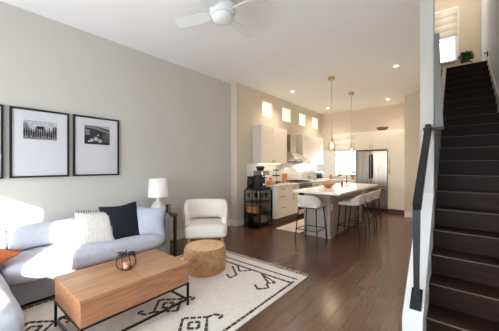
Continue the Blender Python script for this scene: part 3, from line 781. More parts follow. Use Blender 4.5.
mb = MB(); mb.lathe([(0.155, lmz+.255), (0.135, lmz+.545), (0.131, lmz+.545), (0.151, lmz+.255), (0.155, lmz+.255)], lmx, lmy, 40)
for k in range(3): mb.tube([(lmx, lmy, lmz+.49), (lmx+.13*math.cos(k*2.1), lmy+.13*math.sin(k*2.1), lmz+.53)], 0.003, 5)
build('shade', mb, M['shade'], lp)
sp = thing('desk_speaker', 'small black box speaker beside the lamp base', 'speaker', (-3.60, 2.36, 0.606))
mb = MB(); mb.box(-3.63, -3.57, 2.328, 2.386, 0.606, 0.735, 0.006); build('case', mb, M['plastic'], sp)
mb = MB(); mb.box(-3.57, -3.568, 2.334, 2.38, 0.614, 0.727); build('grille', mb, M['sofabase'], sp)

# ------------------------------------------------------------------ armchair
ACX, ACY = -3.30, 2.89
arm = thing('armchair', 'cream open-back armchair with pale wooden legs beside the woven ottoman', 'armchair', (ACX, ACY, 0), R(48))
# local: front is -Y
mb = MB(); mb.soft(-0.33, 0.33, -0.37, 0.26, 0.21, 0.415, 0.07, 0.02); build('seat', mb, M['cream'], arm, world=False)
def band(mb, zlo, zhi, r, th, a0, a1, n=36):
    """curved upholstered back: padded band round the seat"""
    rings = []
    for i in range(n+1):
        f = i/n; a = a0+(a1-a0)*f; e = abs(2*f-1)
        hi = zhi(e); lo = zlo(e); t = th*(1-0.25*e**4)
        ex = 0.5
        c = math.copysign(abs(math.cos(a))**0.72, math.cos(a)); s_ = math.copysign(abs(math.sin(a))**0.72, math.sin(a))
        ring = []; m = 14
        for k in range(m):
            q = 2*PI*k/m; ca = math.copysign(abs(math.cos(q))**.6, math.cos(q)); sa = math.copysign(abs(math.sin(q))**.6, math.sin(q))
            z = (hi+lo)/2+(hi-lo)/2*sa; rr = r+t/2*ca + 0.05*(z-0.4)
            ring.append(mb.bm.verts.new((rr*c, rr*s_*0.9-0.02, z)))
        rings.append(ring)
    fs = []
    for A, B in zip(rings, rings[1:]):
        for k in range(len(A)): fs.append(mb.bm.faces.new((A[k], A[(k+1) % len(A)], B[(k+1) % len(A)], B[k])))
    for f in fs: f.smooth = True
    fs += [mb.bm.faces.new(rings[0][::-1]), mb.bm.faces.new(rings[-1])]
    bmesh.ops.recalc_face_normals(mb.bm, faces=fs)
mb = MB(); band(mb, lambda e: 0.435-0.21*max(0, (e-.45)/.55)**0.6 if e > .45 else 0.435, lambda e: 0.76-0.22*max(0, (e-.6)/.4)**1.5, 0.315, 0.10, R(-28), R(208)); build('back', mb, M['cream'], arm, world=False)
for x, y, dx, dy in ((-.25, -.27, -.04, -.03), (.25, -.27, .04, -.03), (-.25, .2, -.04, .06), (.25, .2, .04, .06)):
    z0 = 0.0005
    mb = MB(); mb.tube([(x, y, 0.24), (x+dx, y+dy, z0)], 0.022, 10, 0.013); build('leg', mb, M['lightwood'], arm, world=False)

# ------------------------------------------------------------------ woven ottoman
OX, OY, OZ = -2.54, 2.21, 0.0135
ot = thing('woven_ottoman', 'round woven wicker ottoman on the rug corner', 'ottoman', (OX, OY, OZ))
nr = 60; prof = [(0, OZ), (0.235, OZ)]
for j in range(nr+1):
    f = j/nr; prof.append((0.252+0.012*math.sin(PI*f), OZ+.005+f*0.30))
def weave(r, z, a):
    if r < 0.2405: return r
    row = int((z-OZ)/0.03)
    return r+0.008*math.sin(a*24+row*PI)*abs(math.sin((z-OZ-.005)/0.03*PI))+0.004*abs(math.sin((z-OZ-.005)/0.03*PI))
mb = MB(); mb.lathe(prof, OX, OY, 144, weave); build('basket', mb, M['wicker'], ot)
prof = []
for j in range(49):
    r = 0.246*(1-j/48); prof.append((max(r, 0), OZ+.306+0.02*(1-(r/.246)**2)+0.003*abs(math.sin(j*PI/4))))
prof[-1] = (0, OZ+.326)
mb = MB(); mb.lathe([(0, OZ+.3052), (0.246, OZ+.3052)]+prof, OX, OY, 64, lambda r, z, a: r); build('lid', mb, M['wickertop'], ot)
mb = MB(); mb.tube([(OX+.248*math.cos(2*PI*k/48), OY+.248*math.sin(2*PI*k/48), OZ+.308) for k in range(48)], 0.009, 8, closed=True); build('braided_rim', mb, M['wicker'], ot)

# ------------------------------------------------------------------ kitchen wall run
CX = -3.2           # base cabinet fronts
CH = 0.9
def handle(mb, p, q, r=0.006, off=(0.03, 0, 0)):
    p, q, o = Vector(p), Vector(q), Vector(off); mb.tube([p, p+o, q+o, q], r, 6)
def base_cab(y0, y1, label, kind):
    t = thing('base_cabinet', label, 'cabinet', ((XK+CX)/2, (y0+y1)/2, 0), 0, 'cream base cabinets')
    mb = MB(); mb.box(XK+.002, CX-.02, y0+.001, y1-.001, 0.13, CH-.04); build('body', mb, M['cab'], t)
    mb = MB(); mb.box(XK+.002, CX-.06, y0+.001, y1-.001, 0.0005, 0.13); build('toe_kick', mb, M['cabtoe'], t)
    def front(z0, z1, a, b, nm, vert=False):
        mb = MB(); mb.box(CX-.0195, CX, a+.003, b-.003, z0, z1, .003); d = build(nm, mb, M['cab'], t)
        mb = MB()
        if vert: handle(mb, (CX, b-.05, z1-.16), (CX, b-.05, z1-.04))
        else: handle(mb, (CX, (a+b)/2-.07, z1-.05), (CX, (a+b)/2+.07, z1-.05))
        build('handle', mb, M['steeldark'], d)
    if kind == 'drawers':
        for z0, z1 in ((.14, .42), (.424, .68), (.684, .855)): front(z0, z1, y0, y1, 'drawer')
    else:
        front(.684, .855, y0, y1, 'drawer'); ym = (y0+y1)/2
        front(.14, .68, y0, ym, 'door', True); front(.14, .68, ym, y1, 'door', True)
YR0, YR1 = 5.98, 6.74
base_cab(4.93, 5.44, 'cream drawer base cabinet right behind the black cart', 'drawers')
base_cab(5.44, YR0-.004, 'cream base cabinet with doors left of the range', 'doors')
base_cab(YR1+.004, 7.4, 'cream base cabinet right of the range', 'drawers')
base_cab(7.4, 8.2, 'cream base cabinet in the corner before the sink wall', 'doors')
# sink run along the back wall
t = thing('sink_cabinet', 'cream sink cabinet under the kitchen window', 'cabinet', (-2.9, 8.55, 0))
mb = MB(); mb.box(-3.82+.002, -2.47, 8.25, YB-.002, 0.13, CH-.04); build('body', mb, M['cab'], t)
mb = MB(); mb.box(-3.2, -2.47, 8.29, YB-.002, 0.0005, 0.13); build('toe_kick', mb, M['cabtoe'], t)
for a, b in ((-3.2, -2.84), (-2.84, -2.475)):
    mb = MB(); mb.box(a+.003, b-.003, 8.23, 8.2495, 0.14, .855, .003); d = build('door', mb, M['cab'], t)
    mb = MB(); handle(mb, (b-.05, 8.23, .68), (b-.05, 8.23, .8), off=(0, -.03, 0)); build('handle', mb, M['steeldark'], d)
mb = MB()
mb.box(XK+.002, CX+.025, 4.91, YR0-.003, CH-.039, CH, .004); build_ct = single('worktop', mb, M['counter'], 'white worktop left of the range with the tiered stand on it', 'worktop', (-3.5, 5.45, CH-.039))
mb = MB(); mb.prism([(XK+.002, YR1+.003), (CX+.025, YR1+.003), (CX+.025, 8.2), (-2.47, 8.2), (-2.47, YB-.002), (XK+.002, YB-.002)], 'z', CH-.039, CH)
single('worktop', mb, M['counter'], 'white corner worktop right of the range, turning under the window', 'worktop', (-3.5, 7.8, CH-.039))
mb = MB(); mb.box(XK+.0005, XK+.008, 4.6, YB-.01, CH+.001, 1.40); mb.box(XK+.0005, XK+.008, 5.96, 6.76, 1.40, 1.7); struct('trim_1', mb, M['tile'])
mb = MB(); mb.box(XK+.01, KW[0]-.065, YB-.008, YB-.0005, CH+.001, 1.9); mb.box(KW[0]-.06, -2.47, YB-.008, YB-.0005, CH+.001, .95); struct('trim_2', mb, M['tileb'])

def upper(y0, y1, z0, z1, nd, label, split=0.5):
    X1 = -3.54
    t = thing('wall_cabinet', label, 'cabinet', ((XK+X1)/2, (y0+y1)/2, z0), 0, 'cream wall cabinets')
    mb = MB(); mb.box(XK+.009, X1-.02, y0+.001, y1-.001, z0, z1); build('body', mb, M['cab'], t)
    mb = MB(); mb.box(XK+.009, X1-.021, y0-.004, y0+.0005, z0, z1); build('end_panel', mb, M['kwall'], t)
    for k in range(nd):
        a, b = (y0, y0+(y1-y0)*split) if k == 0 else (y0+(y1-y0)*split, y1)
        mb = MB(); mb.box(X1-.0195, X1, a+.002, b-.002, z0+.002, z1-.002, .003); d = build('door', mb, M['cab'], t)
        mb = MB(); h = b-.04 if k % 2 == 0 else a+.04
        handle(mb, (X1, h, z0+.03), (X1, h, z0+.08), .005, (.02, 0, 0)); build('handle', mb, M['steeldark'], d)
    mb = MB(); mb.box(XK+.1, XK+.13, y0+.1, y1-.1, z0-.012, z0-.0005); build('light_strip', mb, M['strip'], t)
    d = bpy.data.lights.new('strip_lamp', 'AREA'); d.shape = 'RECTANGLE'; d.size = .04; d.size_y = (y1-y0)-.2; d.energy = 0.7; d.color = (1, .92, .8)
    l = bpy.data.objects.new('lamp', d); COL.objects.link(l); l.parent = t; l.location = (XK+.14-(XK+X1)/2, 0, -.016)
upper(4.80, 5.95, 1.41, 2.32, 2, 'wide cream wall cabinet left of the range hood, over the coffee machine', 0.42)
upper(6.86, 7.6, 1.41, 2.28, 2, 'cream wall cabinet just right of the range hood')
upper(7.6, 8.35, 1.41, 2.28, 2, 'cream wall cabinet nearest the window corner')

hd = thing('range_hood', 'stainless steel chimney range hood over the range', 'range hood', (-3.6, 6.36, 1.5))
mb = MB()
lo = [(-3.81, 5.985), (-3.32, 5.985), (-3.32, 6.735), (-3.81, 6.735)]; hi = [(-3.81, 6.2), (-3.58, 6.2), (-3.58, 6.52), (-3.81, 6.52)]
A = [mb.bm.verts.new((x, y, 1.50)) for x, y in lo]; B = [mb.bm.verts.new((x, y, 1.545)) for x, y in lo]; Cc = [mb.bm.verts.new((x, y, 1.74)) for x, y in hi]
fs = [mb.bm.faces.new(A[::-1]), mb.bm.faces.new(Cc)]
for k in range(4):
    fs.append(mb.bm.faces.new((A[k], A[(k+1) % 4], B[(k+1) % 4], B[k]))); fs.append(mb.bm.faces.new((B[k], B[(k+1) % 4], Cc[(k+1) % 4], Cc[k])))
bmesh.ops.recalc_face_normals(mb.bm, faces=fs); build('hood_canopy', mb, M['steel'], hd)
mb = MB(); mb.box(-3.81, -3.58, 6.2, 6.52, 1.741, 2.23); build('chimney', mb, M['steel'], hd)
mb = MB()
for y in (6.18, 6.54): mb.lathe([(0, 1.498), (.03, 1.498), (.03, 1.4995)], -3.5, y, 16)
build('hood_lamp', mb, M['strip'], hd)
d = bpy.data.lights.new('hood_light', 'SPOT'); d.energy = 5; d.color = (1, .88, .7); d.spot_size = R(120); d.shadow_soft_size = .04
l = bpy.data.objects.new('lamp', d); COL.objects.link(l); l.parent = hd; l.location = (.05, 0, -.02)

rg = thing('range', 'steel gas range under the chimney hood', 'range', (-3.5, 6.36, 0))
ya, yb = YR0, YR1-.0
mb = MB(); mb.box(XK+.01, CX, ya, yb, .08, CH+.005); build('body', mb, M['steel'], rg)
mb = MB(); mb.box(CX, CX+.025, ya+.01, yb-.01, .2, .7, .004); dd = build('oven_door', mb, M['blackglass'], rg)
mb = MB(); handle(mb, (CX+.025, ya+.06, .66), (CX+.025, yb-.06, .66), .011, (.045, 0, 0)); build('handle', mb, M['steel'], dd)
mb = MB(); mb.box(CX, CX+.02, ya+.005, yb-.005, .73, .89, .004); build('control_panel', mb, M['steel'], rg)
for k in range(5):
    mb = MB(); y = ya+.1+k*(yb-ya-.2)/4; mb.tube([(CX+.02, y, .81), (CX+.05, y, .81)], .02, 14, .017); build('knob', mb, M['steeldark'], rg)
mb = MB(); mb.box(XK+.03, CX-.02, ya+.02, yb-.02, CH+.0055, CH+.012); build('cooktop', mb, M['iron'], rg)
for k in range(3):
    a = ya+.03+k*(yb-ya-.06)/3; b = a+(yb-ya-.06)/3-.008
    mb = MB()
    for q in (a, b): mb.box(-3.72, -3.25, q-.005 if q == b else q, q if q == b else q+.005, CH+.03, CH+.042)
    for x in (-3.72, -3.49, -3.255): mb.box(x, x+.006, a+.005, b-.005, CH+.03, CH+.042)
    for x in (-3.71, -3.26):
        for y in (a+.003, b-.003): mb.box(x-.004, x+.004, y-.003, y+.003, CH+.0125, CH+.03)
    build('grate', mb, M['iron'], rg)
for x in (XK+.05, CX-.05):
    for y in (ya+.05, yb-.05):
        mb = MB(); mb.cyl(x, y, .0005, .08, .02, 12); build('foot', mb, M['iron'], rg)

# ------------------------------------------------------------------ fridge wall
M['fridge'] = mat('streaked_fridge_steel', (150, 140, 130), 0.26, metal=1.0, var=0.3, scale=1.6, stretch=(5, 5, 0.15))  # reflections painted into the steel as tall light and dark streaks
FXA, FXB, FYF = -2.42, -1.545, 8.16
fr = thing('refrigerator', 'stainless steel french door refrigerator between the window and the pantry', 'refrigerator', ((FXA+FXB)/2, 8.5, 0))
mb = MB(); mb.box(FXA+.005, FXB-.005, FYF+.07, YB-.02, .03, 1.79); build('body', mb, M['steeldark'], fr)
xm = (FXA+FXB)/2
for a, b, s in ((FXA+.005, xm-.003, 1), (xm+.003, FXB-.005, -1)):
    mb = MB(); mb.box(a, b, FYF, FYF+.065, .74, 1.79, .008); dd = build('door', mb, M['fridge'], fr)
    hx = b-.035 if s == 1 else a+.035
    mb = MB(); handle(mb, (hx, FYF, .98), (hx, FYF, 1.68), .016, (0, -.05, 0)); build('handle', mb, M['steeldark'], dd)
mb = MB(); mb.box(FXA+.005, FXB-.005, FYF, FYF+.065, .11, .73, .008); dd = build('freezer_drawer', mb, M['fridge'], fr)
mb = MB(); handle(mb, (FXA+.09, FYF, .66), (FXB-.09, FYF, .66), .013, (0, -.05, 0)); build('handle', mb, M['steeldark'], dd)
mb = MB(); mb.box(FXA+.02, FXB-.02, FYF+.04, FYF+.069, .005, .105); build('toe_grille', mb, M['iron'], fr)
for x in (FXA+.06, FXB-.06):
    mb = MB(); mb.cyl(x, FYF+.15, .0005, .03, .02, 10); mb.cyl(x, YB-.1, .0005, .03, .02, 10); build('foot', mb, M['iron'], fr)
def back_cab(name, x0, x1, z0, z1, label, doors, group=None):
    t = thing(name, label, 'cabinet', ((x0+x1)/2, 8.5, 0 if z0 < .2 else z0), 0, group)
    mb = MB(); mb.box(x0+.001, x1-.001, FYF+.06, YB-.002, max(z0, .11), z1); build('body', mb, M['cab'], t)
    if z0 < .2:
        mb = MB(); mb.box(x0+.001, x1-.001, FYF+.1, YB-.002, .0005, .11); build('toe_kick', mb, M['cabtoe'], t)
    for a, b, c, e, hx, hz in doors:
        mb = MB(); mb.box(a+.002, b-.002, FYF+.04, FYF+.0595, c+.002, e-.002, .003); dd = build('door', mb, M['cab'], t)
        mb = MB(); handle(mb, (hx, FYF+.04, hz), (hx, FYF+.04, hz+.13), off=(0, -.03, 0)); build('handle', mb, M['chrome'], dd)
back_cab('fridge_cabinet', -2.45, FXB, 1.83, 2.385, 'cream two door cabinet above the refrigerator', [(-2.45, xm, 1.83, 2.385, xm-.04, 1.87), (xm, FXB, 1.83, 2.385, xm+.04, 1.87)])
back_cab('pantry_cabinet', FXB, -1.095, .1, 2.385, 'tall cream pantry cabinet beside the refrigerator', [(FXB, -1.095, .12, 1.30, FXB+.05, 1.12), (FXB, -1.095, 1.30, 2.385, FXB+.05, 1.4)])
mb = MB(); mb.box(-2.45, -2.425, FYF+.06, YB-.01, .0005, 1.829)
single('fridge_side_panel', mb, M['cab'], 'cream upright panel between the window and the refrigerator', 'panel', (-2.4375, 8.5, 0))
mb = MB(); mb.lathe([(0, 2.386), (.07, 2.386), (.13, 2.44), (.172, 2.5), (.165, 2.5), (.12, 2.445), (.06, 2.4), (0, 2.398)], -1.73, 8.42, 36)
single('rattan_bowl', mb, M['rattan'], 'brown rattan bowl on top of the cabinet above the refrigerator', 'bowl', (-1.73, 8.42, 2.386))

# ------------------------------------------------------------------ island
isl = thing('kitchen_island', 'kitchen island with a white top and greige panels', 'island', (-2.1, 5.6, 0))
IX0, IX1, IY0, IY1 = -2.36, -1.84, 4.62, 6.7
mb = MB(); mb.box(IX0, IX1, IY0, IY1, .0005, CH-.0405); build('body', mb, M['island'], isl)
mb = MB(); mb.box(IX1-.12, IX1+.02, IY0-.02, IY0+.12, .0005, CH-.041, .003); mb.box(IX1-.13, IX1+.03, IY0-.03, IY0+.13, .0005, .1, .003); build('corner_post', mb, M['island'], isl)
mb = MB(); mb.box(IX0+.004, IX1-.13, IY0-.012, IY0-.0005, .0005, .1); build('plinth', mb, M['island'], isl)
mb = MB(); mb.box(IX0-.02, -1.5, 4.22, 6.86, CH-.04, CH, .004); build('worktop', mb, M['counter'], isl)
mb = MB(); mb.box(IX1+.0205, IX1+.027, IY0+.02, IY0+.09, .52, .64, .002); build('outlet_plate', mb, M['whiteplastic'], isl)
mb = MB(); mb.lathe([(0, CH+.001), (.05, CH+.001), (.055, CH+.012), (.1, CH+.05), (.125, CH+.095), (.117, CH+.095), (.09, CH+.05), (.04, CH+.02), (0, CH+.018)], -2.04, 5.05, 36)
single('wooden_bowl', mb, M['woodbowl'], 'turned wooden bowl on the white island top', 'bowl', (-2.04, 5.05, CH+.001))
fc = thing('faucet', 'brass gooseneck faucet rising from the island top', 'faucet', (-1.95, 5.85, CH))
bx, by = -1.93, 5.85
mb = MB(); mb.lathe([(0, CH+.0005), (.03, CH+.0005), (.03, CH+.02), (.018, CH+.03), (0, CH+.03)], bx, by, 20); build('base', mb, M['copper'], fc)
pts = [(bx, by, CH+.02), (bx, by, CH+.26)]+[(bx-.09+.09*math.cos(k*PI/8), by, CH+.26+.09*math.sin(k*PI/8)) for k in range(1, 9)]+[(bx-.18, by, CH+.2)]
mb = MB(); mb.tube(pts, .013, 10); build('spout', mb, M['copper'], fc)
mb = MB(); mb.tube([(bx, by+.02, CH+.08), (bx+.01, by+.09, CH+.1)], .009, 8); build('lever', mb, M['copper'], fc)
sd = thing('soap_dispenser', 'small copper soap pump beside the faucet', 'soap dispenser', (-1.98, 5.7, CH))
mb = MB(); mb.lathe([(0, CH+.0005), (.03, CH+.0005), (.03, CH+.1), (.012, CH+.12), (0, CH+.12)], -1.98, 5.68, 20); build('bottle', mb, M['copper'], sd)
mb = MB(); mb.tube([(-1.98, 5.68, CH+.12), (-1.98, 5.68, CH+.15), (-2.02, 5.68, CH+.155)], .006, 8); build('pump', mb, M['copper'], sd)

# ------------------------------------------------------------------ bar stools
STG = 'cream counter stools at the island'
def make_stool(loc, rz, label):
    # local front is -Y (towards the island)
    t = thing('bar_stool', label, 'bar stool', loc, rz, STG)
    mb = MB(); mb.soft(-.205, .205, -.21, .19, .60, .665, .032, .004, n=10); build('seat', mb, M['stool'], t, world=False)
    mb = MB(); rings = []; n = 20
    for i in range(n+1):
        f = i/n; a = PI*(.02+.96*f); e = abs(2*f-1)
        hi = .83-.13*e**3.2; lo = .635
        c = math.copysign(abs(math.cos(a))**.75, math.cos(a)); s_ = abs(math.sin(a))**.75
        ring = []
        for k in range(6):
            z = lo+(hi-lo)*k/5; ring.append(mb.bm.verts.new(((.215+.02*(k/5))*c, .02+(.175+.055*(k/5))*s_, z)))
        for k in range(5, -1, -1):
            z = lo+(hi-lo)*k/5-(.008 if k == 5 else 0); ring.append(mb.bm.verts.new(((.19+.02*(k/5))*c, .02+(.15+.055*(k/5))*s_, z)))
        rings.append(ring)
    fs = []
    for A, B in zip(rings, rings[1:]):
        for k in range(12): fs.append(mb.bm.faces.new((A[k], A[(k+1) % 12], B[(k+1) % 12], B[k])))
    for f in fs: f.smooth = True
    fs += [mb.bm.faces.new(rings[0][::-1]), mb.bm.faces.new(rings[-1])]; bmesh.ops.recalc_face_normals(mb.bm, faces=fs)
    build('backrest', mb, M['stool'], t, world=False)
    for sx in (-1, 1):
        for sy in (-1, 1):
            mb = MB(); mb.tube([(sx*.17, sy*.16, .605), (sx*.215, sy*.21, .0005)], .0105, 8); build('leg', mb, M['blackmetal'], t, world=False)
    k = .60; fx = .17+.045*(1-.2/.605); fy = .16+.05*(1-.2/.605)
    for p, q in (((-fx, -fy), (fx, -fy)), ((fx, -fy), (fx, fy)), ((fx, fy), (-fx, fy)), ((-fx, fy), (-fx, -fy))):
        mb = MB(); mb.tube([(*p, .2), (*q, .2)], .007, 8); build('footrest', mb, M['blackmetal'], t, world=False)
    mb = MB(); mb.tube([(-.17, -.16, .597), (.17, -.16, .597), (.17, .16, .597), (-.17, .16, .597)], .008, 8, closed=True); build('seat_frame', mb, M['blackmetal'], t, world=False)
    return t
s0 = make_stool((-2.09, 4.37, 0), PI, 'cream counter stool at the near end of the island, its back to the room')
copy_tree(s0, (-1.60, 5.13, 0), R(-90), 'first cream counter stool along the island side, nearest the greige corner post', STG)
copy_tree(s0, (-1.58, 5.74, 0), R(-90), 'middle cream counter stool of the three along the island side', STG)
copy_tree(s0, (-1.58, 6.33, 0), R(-90), 'last cream counter stool along the island side, nearest the refrigerator', STG)

# ------------------------------------------------------------------ black display cart with coffee machine
c0x, c1x, c0y, c1y = -3.73, -3.30, 4.42, 4.86
cart = thing('display_cart', 'black metal cart with glass sides beside the cream base cabinets', 'cart', ((c0x+c1x)/2, (c0y+c1y)/2, 0))
for x in (c0x, c1x):
    for y in (c0y, c1y):
        mb = MB(); mb.box(x-.012, x+.012, y-.012, y+.012, .0005, .80); build('post', mb, M['blackmetal'], cart)
SH = (.06, .29, .54, .80)
for z in SH:
    mb = MB(); mb.box(c0x-.014, c1x+.014, c0y-.014, c1y+.014, z, z+.014) if z == .80 else mb.box(c0x+.013, c1x-.013, c0y-.011, c1y+.011, z, z+.012); build('shelf', mb, M['darkwood'] if z == .80 else M['blackmetal'], cart)
for y in (c0y-.004, c1y):
    mb = MB(); mb.box(c0x+.013, c1x-.013, y, y+.004, .075, .535) if False else mb.box(c0x+.013, c1x-.013, y, y+.003, .075, .285); build('glass_side', mb, M['shopglass'], cart)
mb = MB(); mb.box((c0x+c1x)/2-.008, (c0x+c1x)/2+.008, c0y-.014, c0y-.004, .06, .80); build('mullion', mb, M['blackmetal'], cart)
mb = MB(); mb.box(c1x-.002, c1x+.002, c0y+.013, c1y-.013, .075, .79); build('glass_door', mb, M['shopglass'], cart)
def canister(x, y, z, r, h, m, label, name='jar', grp=None):
    t = thing(name, label, 'jar', (x, y, z), 0, grp)
    mb = MB(); mb.lathe([(0, z), (r, z), (r, z+h*.8), (r*.75, z+h*.86), (0, z+h*.86)], x, y, 20); build('body', mb, m, t)
    mb = MB(); mb.lathe([(0, z+h*.861), (r*.8, z+h*.861), (r*.8, z+h), (0, z+h)], x, y, 20); build('lid', mb, M['steeldark'], t)
zz = SH[1]+.0125
bk = thing('wooden_crate', 'honey coloured wooden crate on the middle shelf of the black cart', 'crate', (-3.60, 4.62, zz))
mb = MB(); mb.box(-3.70, -3.44, 4.47, 4.79, zz, zz+.012); build('bottom', mb, M['boardwood'], bk)
for q in ((-3.70, -3.44, 4.455, 4.47), (-3.70, -3.44, 4.79, 4.805)):
    mb = MB(); mb.box(*q, zz, zz+.13); build('side', mb, M['boardwood'], bk)
for q in ((-3.70, -3.688, 4.4705, 4.7895), (-3.452, -3.44, 4.4705, 4.7895)):
    mb = MB(); mb.box(*q, zz+.0125, zz+.13); build('end', mb, M['boardwood'], bk)
canister(-3.375, 4.52, zz, .045, .15, M['amberfood'], 'amber filled jar in front of the crate in the black cart')
canister(-3.375, 4.66, zz, .045, .11, M['chrome'], 'short steel canister beside the crate in the black cart')
zz = SH[0]+.0125
t = thing('snack_bag', 'pale crumpled paper bag on the bottom shelf of the black cart', 'bag', (-3.43, 4.6, zz))
mb = MB(); mb.soft(-3.52, -3.33, 4.46, 4.74, zz, zz+.15, .05, .02, n=8, wob=.006); build('bag', mb, M['packet'], t)
canister(-3.65, 4.52, zz, .055, .19, M['plastic'], 'black lidded jar on the bottom shelf of the cart')
canister(-3.66, 4.68, zz, .05, .16, M['chrome'], 'steel canister at the back of the cart bottom shelf')
zz = SH[2]+.0125
for k, (x, y) in enumerate(((-3.68, 4.5), (-3.58, 4.62), (-3.46, 4.5), (-3.4, 4.64), (-3.4, 4.78))):
    mb = MB(); mb.lathe([(0, zz), (.03, zz), (.03, zz+.004), (.004, zz+.01), (.004, zz+.07), (.03, zz+.1), (.034, zz+.15), (.028, zz+.18), (.026, zz+.18), (.031, zz+.15), (.027, zz+.105), (0, zz+.085)], x, y, 20)
    single('wine_glass', mb, M['shopglass'], ['wine glass on the top cart shelf, nearest the step in the wall', 'wine glass in the middle of the top cart shelf', 'wine glass at the front of the top cart shelf', 'wine glass on the top cart shelf behind the front post', 'wine glass on the top cart shelf nearest the base cabinets'][k], 'glass', (x, y, zz), 'wine glasses in the black cart')
zz = .8145
cm = thing('coffee_machine', 'chrome and black espresso coffee machine on the black cart', 'coffee machine', (-3.42, 4.64, zz))
mb = MB(); mb.box(-3.56, -3.29, 4.50, 4.80, zz, zz+.06, .008); build('drip_base', mb, M['plastic'], cm)
mb = MB(); mb.box(-3.56, -3.43, 4.51, 4.79, zz+.0605, zz+.33, .01); build('tower', mb, M['plastic'], cm)
mb = MB(); mb.box(-3.56, -3.30, 4.51, 4.79, zz+.3305, zz+.43, .012); build('head', mb, M['chrome'], cm)
mb = MB(); mb.lathe([(0, zz+.431), (.075, zz+.431), (.1, zz+.52), (.095, zz+.53), (0, zz+.53)], -3.46, 4.64, 24); build('bean_hopper', mb, M['plastic'], cm)
mb = MB(); mb.lathe([(0, zz+.26), (.036, zz+.26), (.04, zz+.33), (0, zz+.33)], -3.37, 4.64, 18); mb.tube([(-3.37, 4.64, zz+.285), (-3.25, 4.60, zz+.275)], .014, 8); build('portafilter', mb, M['chrome'], cm)
mb = MB(); mb.lathe([(0, zz+.061), (.042, zz+.061), (.048, zz+.15), (.044, zz+.15), (.037, zz+.066), (0, zz+.066)], -3.36, 4.64, 20); build('milk_jug', mb, M['chrome'], cm)
kt = thing('water_boiler', 'dark glass kettle left of the coffee machine on the cart', 'kettle', (-3.66, 4.54, zz))
mb = MB(); mb.box(-3.735, -3.585, 4.45, 4.63, zz, zz+.035, .006); build('base', mb, M['plastic'], kt)
mb = MB(); mb.lathe([(0, zz+.036), (.075, zz+.036), (.082, zz+.15), (.078, zz+.25), (0, zz+.25)], -3.66, 4.54, 28); build('jug', mb, M['steeldark'], kt)
mb = MB(); mb.lathe([(0, zz+.251), (.08, zz+.251), (.08, zz+.295), (0, zz+.3)], -3.66, 4.54, 28); build('lid', mb, M['plastic'], kt)
mb = MB(); mb.tube([(-3.63, 4.47, zz+.24), (-3.62, 4.425, zz+.22), (-3.62, 4.425, zz+.08), (-3.63, 4.47, zz+.06)], .012, 8); build('handle', mb, M['plastic'], kt)

# ------------------------------------------------------------------ things on the worktops
Z = CH+.0005
ts = thing('tiered_stand', 'dark wire tiered stand on the worktop left of the range', 'stand', (-3.58, 5.48, Z))
mb = MB(); mb.tube([(-3.58, 5.48, Z), (-3.58, 5.48, Z+.42)], .007, 8); build('pole', mb, M['bronze'], ts)
for z, r in ((.03, .12), (.19, .095), (.33, .07)):
    mb = MB(); mb.lathe([(0, Z+z), (r, Z+z), (r+.01, Z+z+.025), (r+.004, Z+z+.025), (r-.004, Z+z+.006), (0, Z+z+.006)], -3.58, 5.48, 28); build('tray', mb, M['bronze'] if z > .1 else M['darkwood'], ts)
mb = MB(); mb.lathe([(0, Z), (.07, Z), (.07, Z+.012), (.008, Z+.03), (0, Z+.03)], -3.58, 5.48, 24); build('foot', mb, M['bronze'], ts)
fb = thing('fruit_basket', 'wooden basket of oranges on the worktop behind the coffee machine', 'basket', (-3.52, 5.14, Z))
mb = MB(); mb.lathe([(0, Z), (.09, Z), (.13, Z+.07), (.122, Z+.07), (.08, Z+.012), (0, Z+.012)], -3.52, 5.14, 28); build('basket', mb, M['boardwood'], fb)
for k, (dx, dy, dz) in enumerate(((-.045, -.04, .055), (.05, -.03, .055), (0, .055, .055), (0, 0, .125))):
    mb = MB(); n = 12; mb.lathe([(.038*math.sin(PI*j/n), Z+dz+.038-.038*math.cos(PI*j/n)-.03) for j in range(n+1)], -3.52+dx, 5.14+dy, 18)
    single('orange', mb, M['orangefood'], ['orange in the basket, nearest the backsplash', 'orange in the basket, nearest the room', 'orange in the basket, nearest the tiered stand', 'topmost orange in the worktop basket'][k], 'fruit', (-3.52+dx, 5.14+dy, Z+dz-.03), 'oranges in the basket')
cb = thing('recipe_stand', 'small wooden slatted rack standing left of the range on the worktop', 'rack', (-3.6, 5.82, Z))
for k in range(5):
    mb = MB(); y = 5.70+k*.05; mb.box(-3.55, -3.53, y, y+.035, Z+.03, Z+.25, .004); build('slat', mb, M['boardwood'], cb)
mb = MB(); mb.box(-3.53, -3.515, 5.69, 5.945, Z+.07, Z+.1); mb.box(-3.53, -3.515, 5.69, 5.945, Z+.19, Z+.22); build('rail', mb, M['boardwood'], cb)
mb = MB(); mb.box(-3.62, -3.48, 5.69, 5.71, Z, Z+.03); mb.box(-3.62, -3.48, 5.925, 5.945, Z, Z+.03); build('foot', mb, M['boardwood'], cb)
wm = thing('stand_mixer', 'white stand mixer on the corner worktop beside the toaster oven', 'mixer', (-3.55, 7.22, Z))
mb = MB(); mb.box(-3.66, -3.40, 7.13, 7.31, Z, Z+.04, .015); build('base', mb, M['whiteplastic'], wm)
mb = MB(); mb.box(-3.66, -3.58, 7.16, 7.28, Z+.041, Z+.25, .02); build('column', mb, M['whiteplastic'], wm)
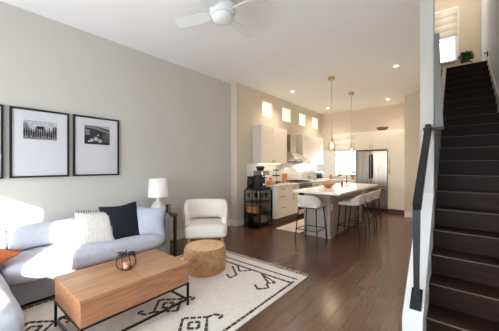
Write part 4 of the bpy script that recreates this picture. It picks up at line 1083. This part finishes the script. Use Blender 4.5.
mb = MB(); mb.soft(-3.67, -3.38, 7.155, 7.285, Z+.23, Z+.33, .045, 0, n=6); build('head', mb, M['whiteplastic'], wm)
mb = MB(); mb.lathe([(0, Z+.041), (.06, Z+.041), (.085, Z+.15), (.08, Z+.15), (.055, Z+.05), (0, Z+.05)], -3.47, 7.22, 24); build('bowl', mb, M['chrome'], wm)
to = thing('toaster_oven', 'steel toaster oven with a dark glass door in the worktop corner', 'toaster oven', (-3.58, 7.85, Z))
mb = MB(); mb.box(-3.76, -3.44, 7.55, 8.12, Z+.015, Z+.27, .008); build('body', mb, M['steel'], to)
mb = MB(); mb.box(-3.44, -3.43, 7.57, 7.98, Z+.04, Z+.24, .003); dd = build('glass_door', mb, M['blackglass'], to)
mb = MB(); handle(mb, (-3.43, 7.62, Z+.22), (-3.43, 7.93, Z+.22), .006, (.03, 0, 0)); build('handle', mb, M['chrome'], dd)
for z in (.07, .14, .21):
    mb = MB(); mb.tube([(-3.44, 8.05, Z+z), (-3.42, 8.05, Z+z)], .018, 12); build('knob', mb, M['steeldark'], to)
for x in (-3.72, -3.48):
    for y in (7.59, 8.08):
        mb = MB(); mb.cyl(x, y, Z, Z+.015, .015, 10); build('foot', mb, M['plastic'], to)
def herb(x, y, z, r, h, m, label, nm='herb_pot'):
    t = thing(nm, label, 'plant', (x, y, z))
    mb = MB(); mb.lathe([(0, z), (r*.75, z), (r, z+h), (r*.9, z+h), (r*.8, z+h*.85), (0, z+h*.85)], x, y, 20); build('pot', mb, m, t)
    mb = MB(); foliage(mb, (x, y, z+h+.07), .09, 60, .07, .024); build('foliage', mb, M['herb'], t)
herb(-3.05, 8.66, Z, .06, .11, M['pot'], 'green herb in a pale pot on the worktop below the window')
herb(-2.66, 8.66, Z, .055, .1, M['terracotta'], 'green herb in a terracotta pot beside the refrigerator panel')
mb = MB(); mb.lathe([(0, Z), (.05, Z), (.065, Z+.07), (.06, Z+.14), (.04, Z+.16), (0, Z+.16)], -3.38, 8.62, 24)
single('copper_canister', mb, M['copper'], 'copper canister on the worktop left of the window', 'canister', (-3.38, 8.62, Z))
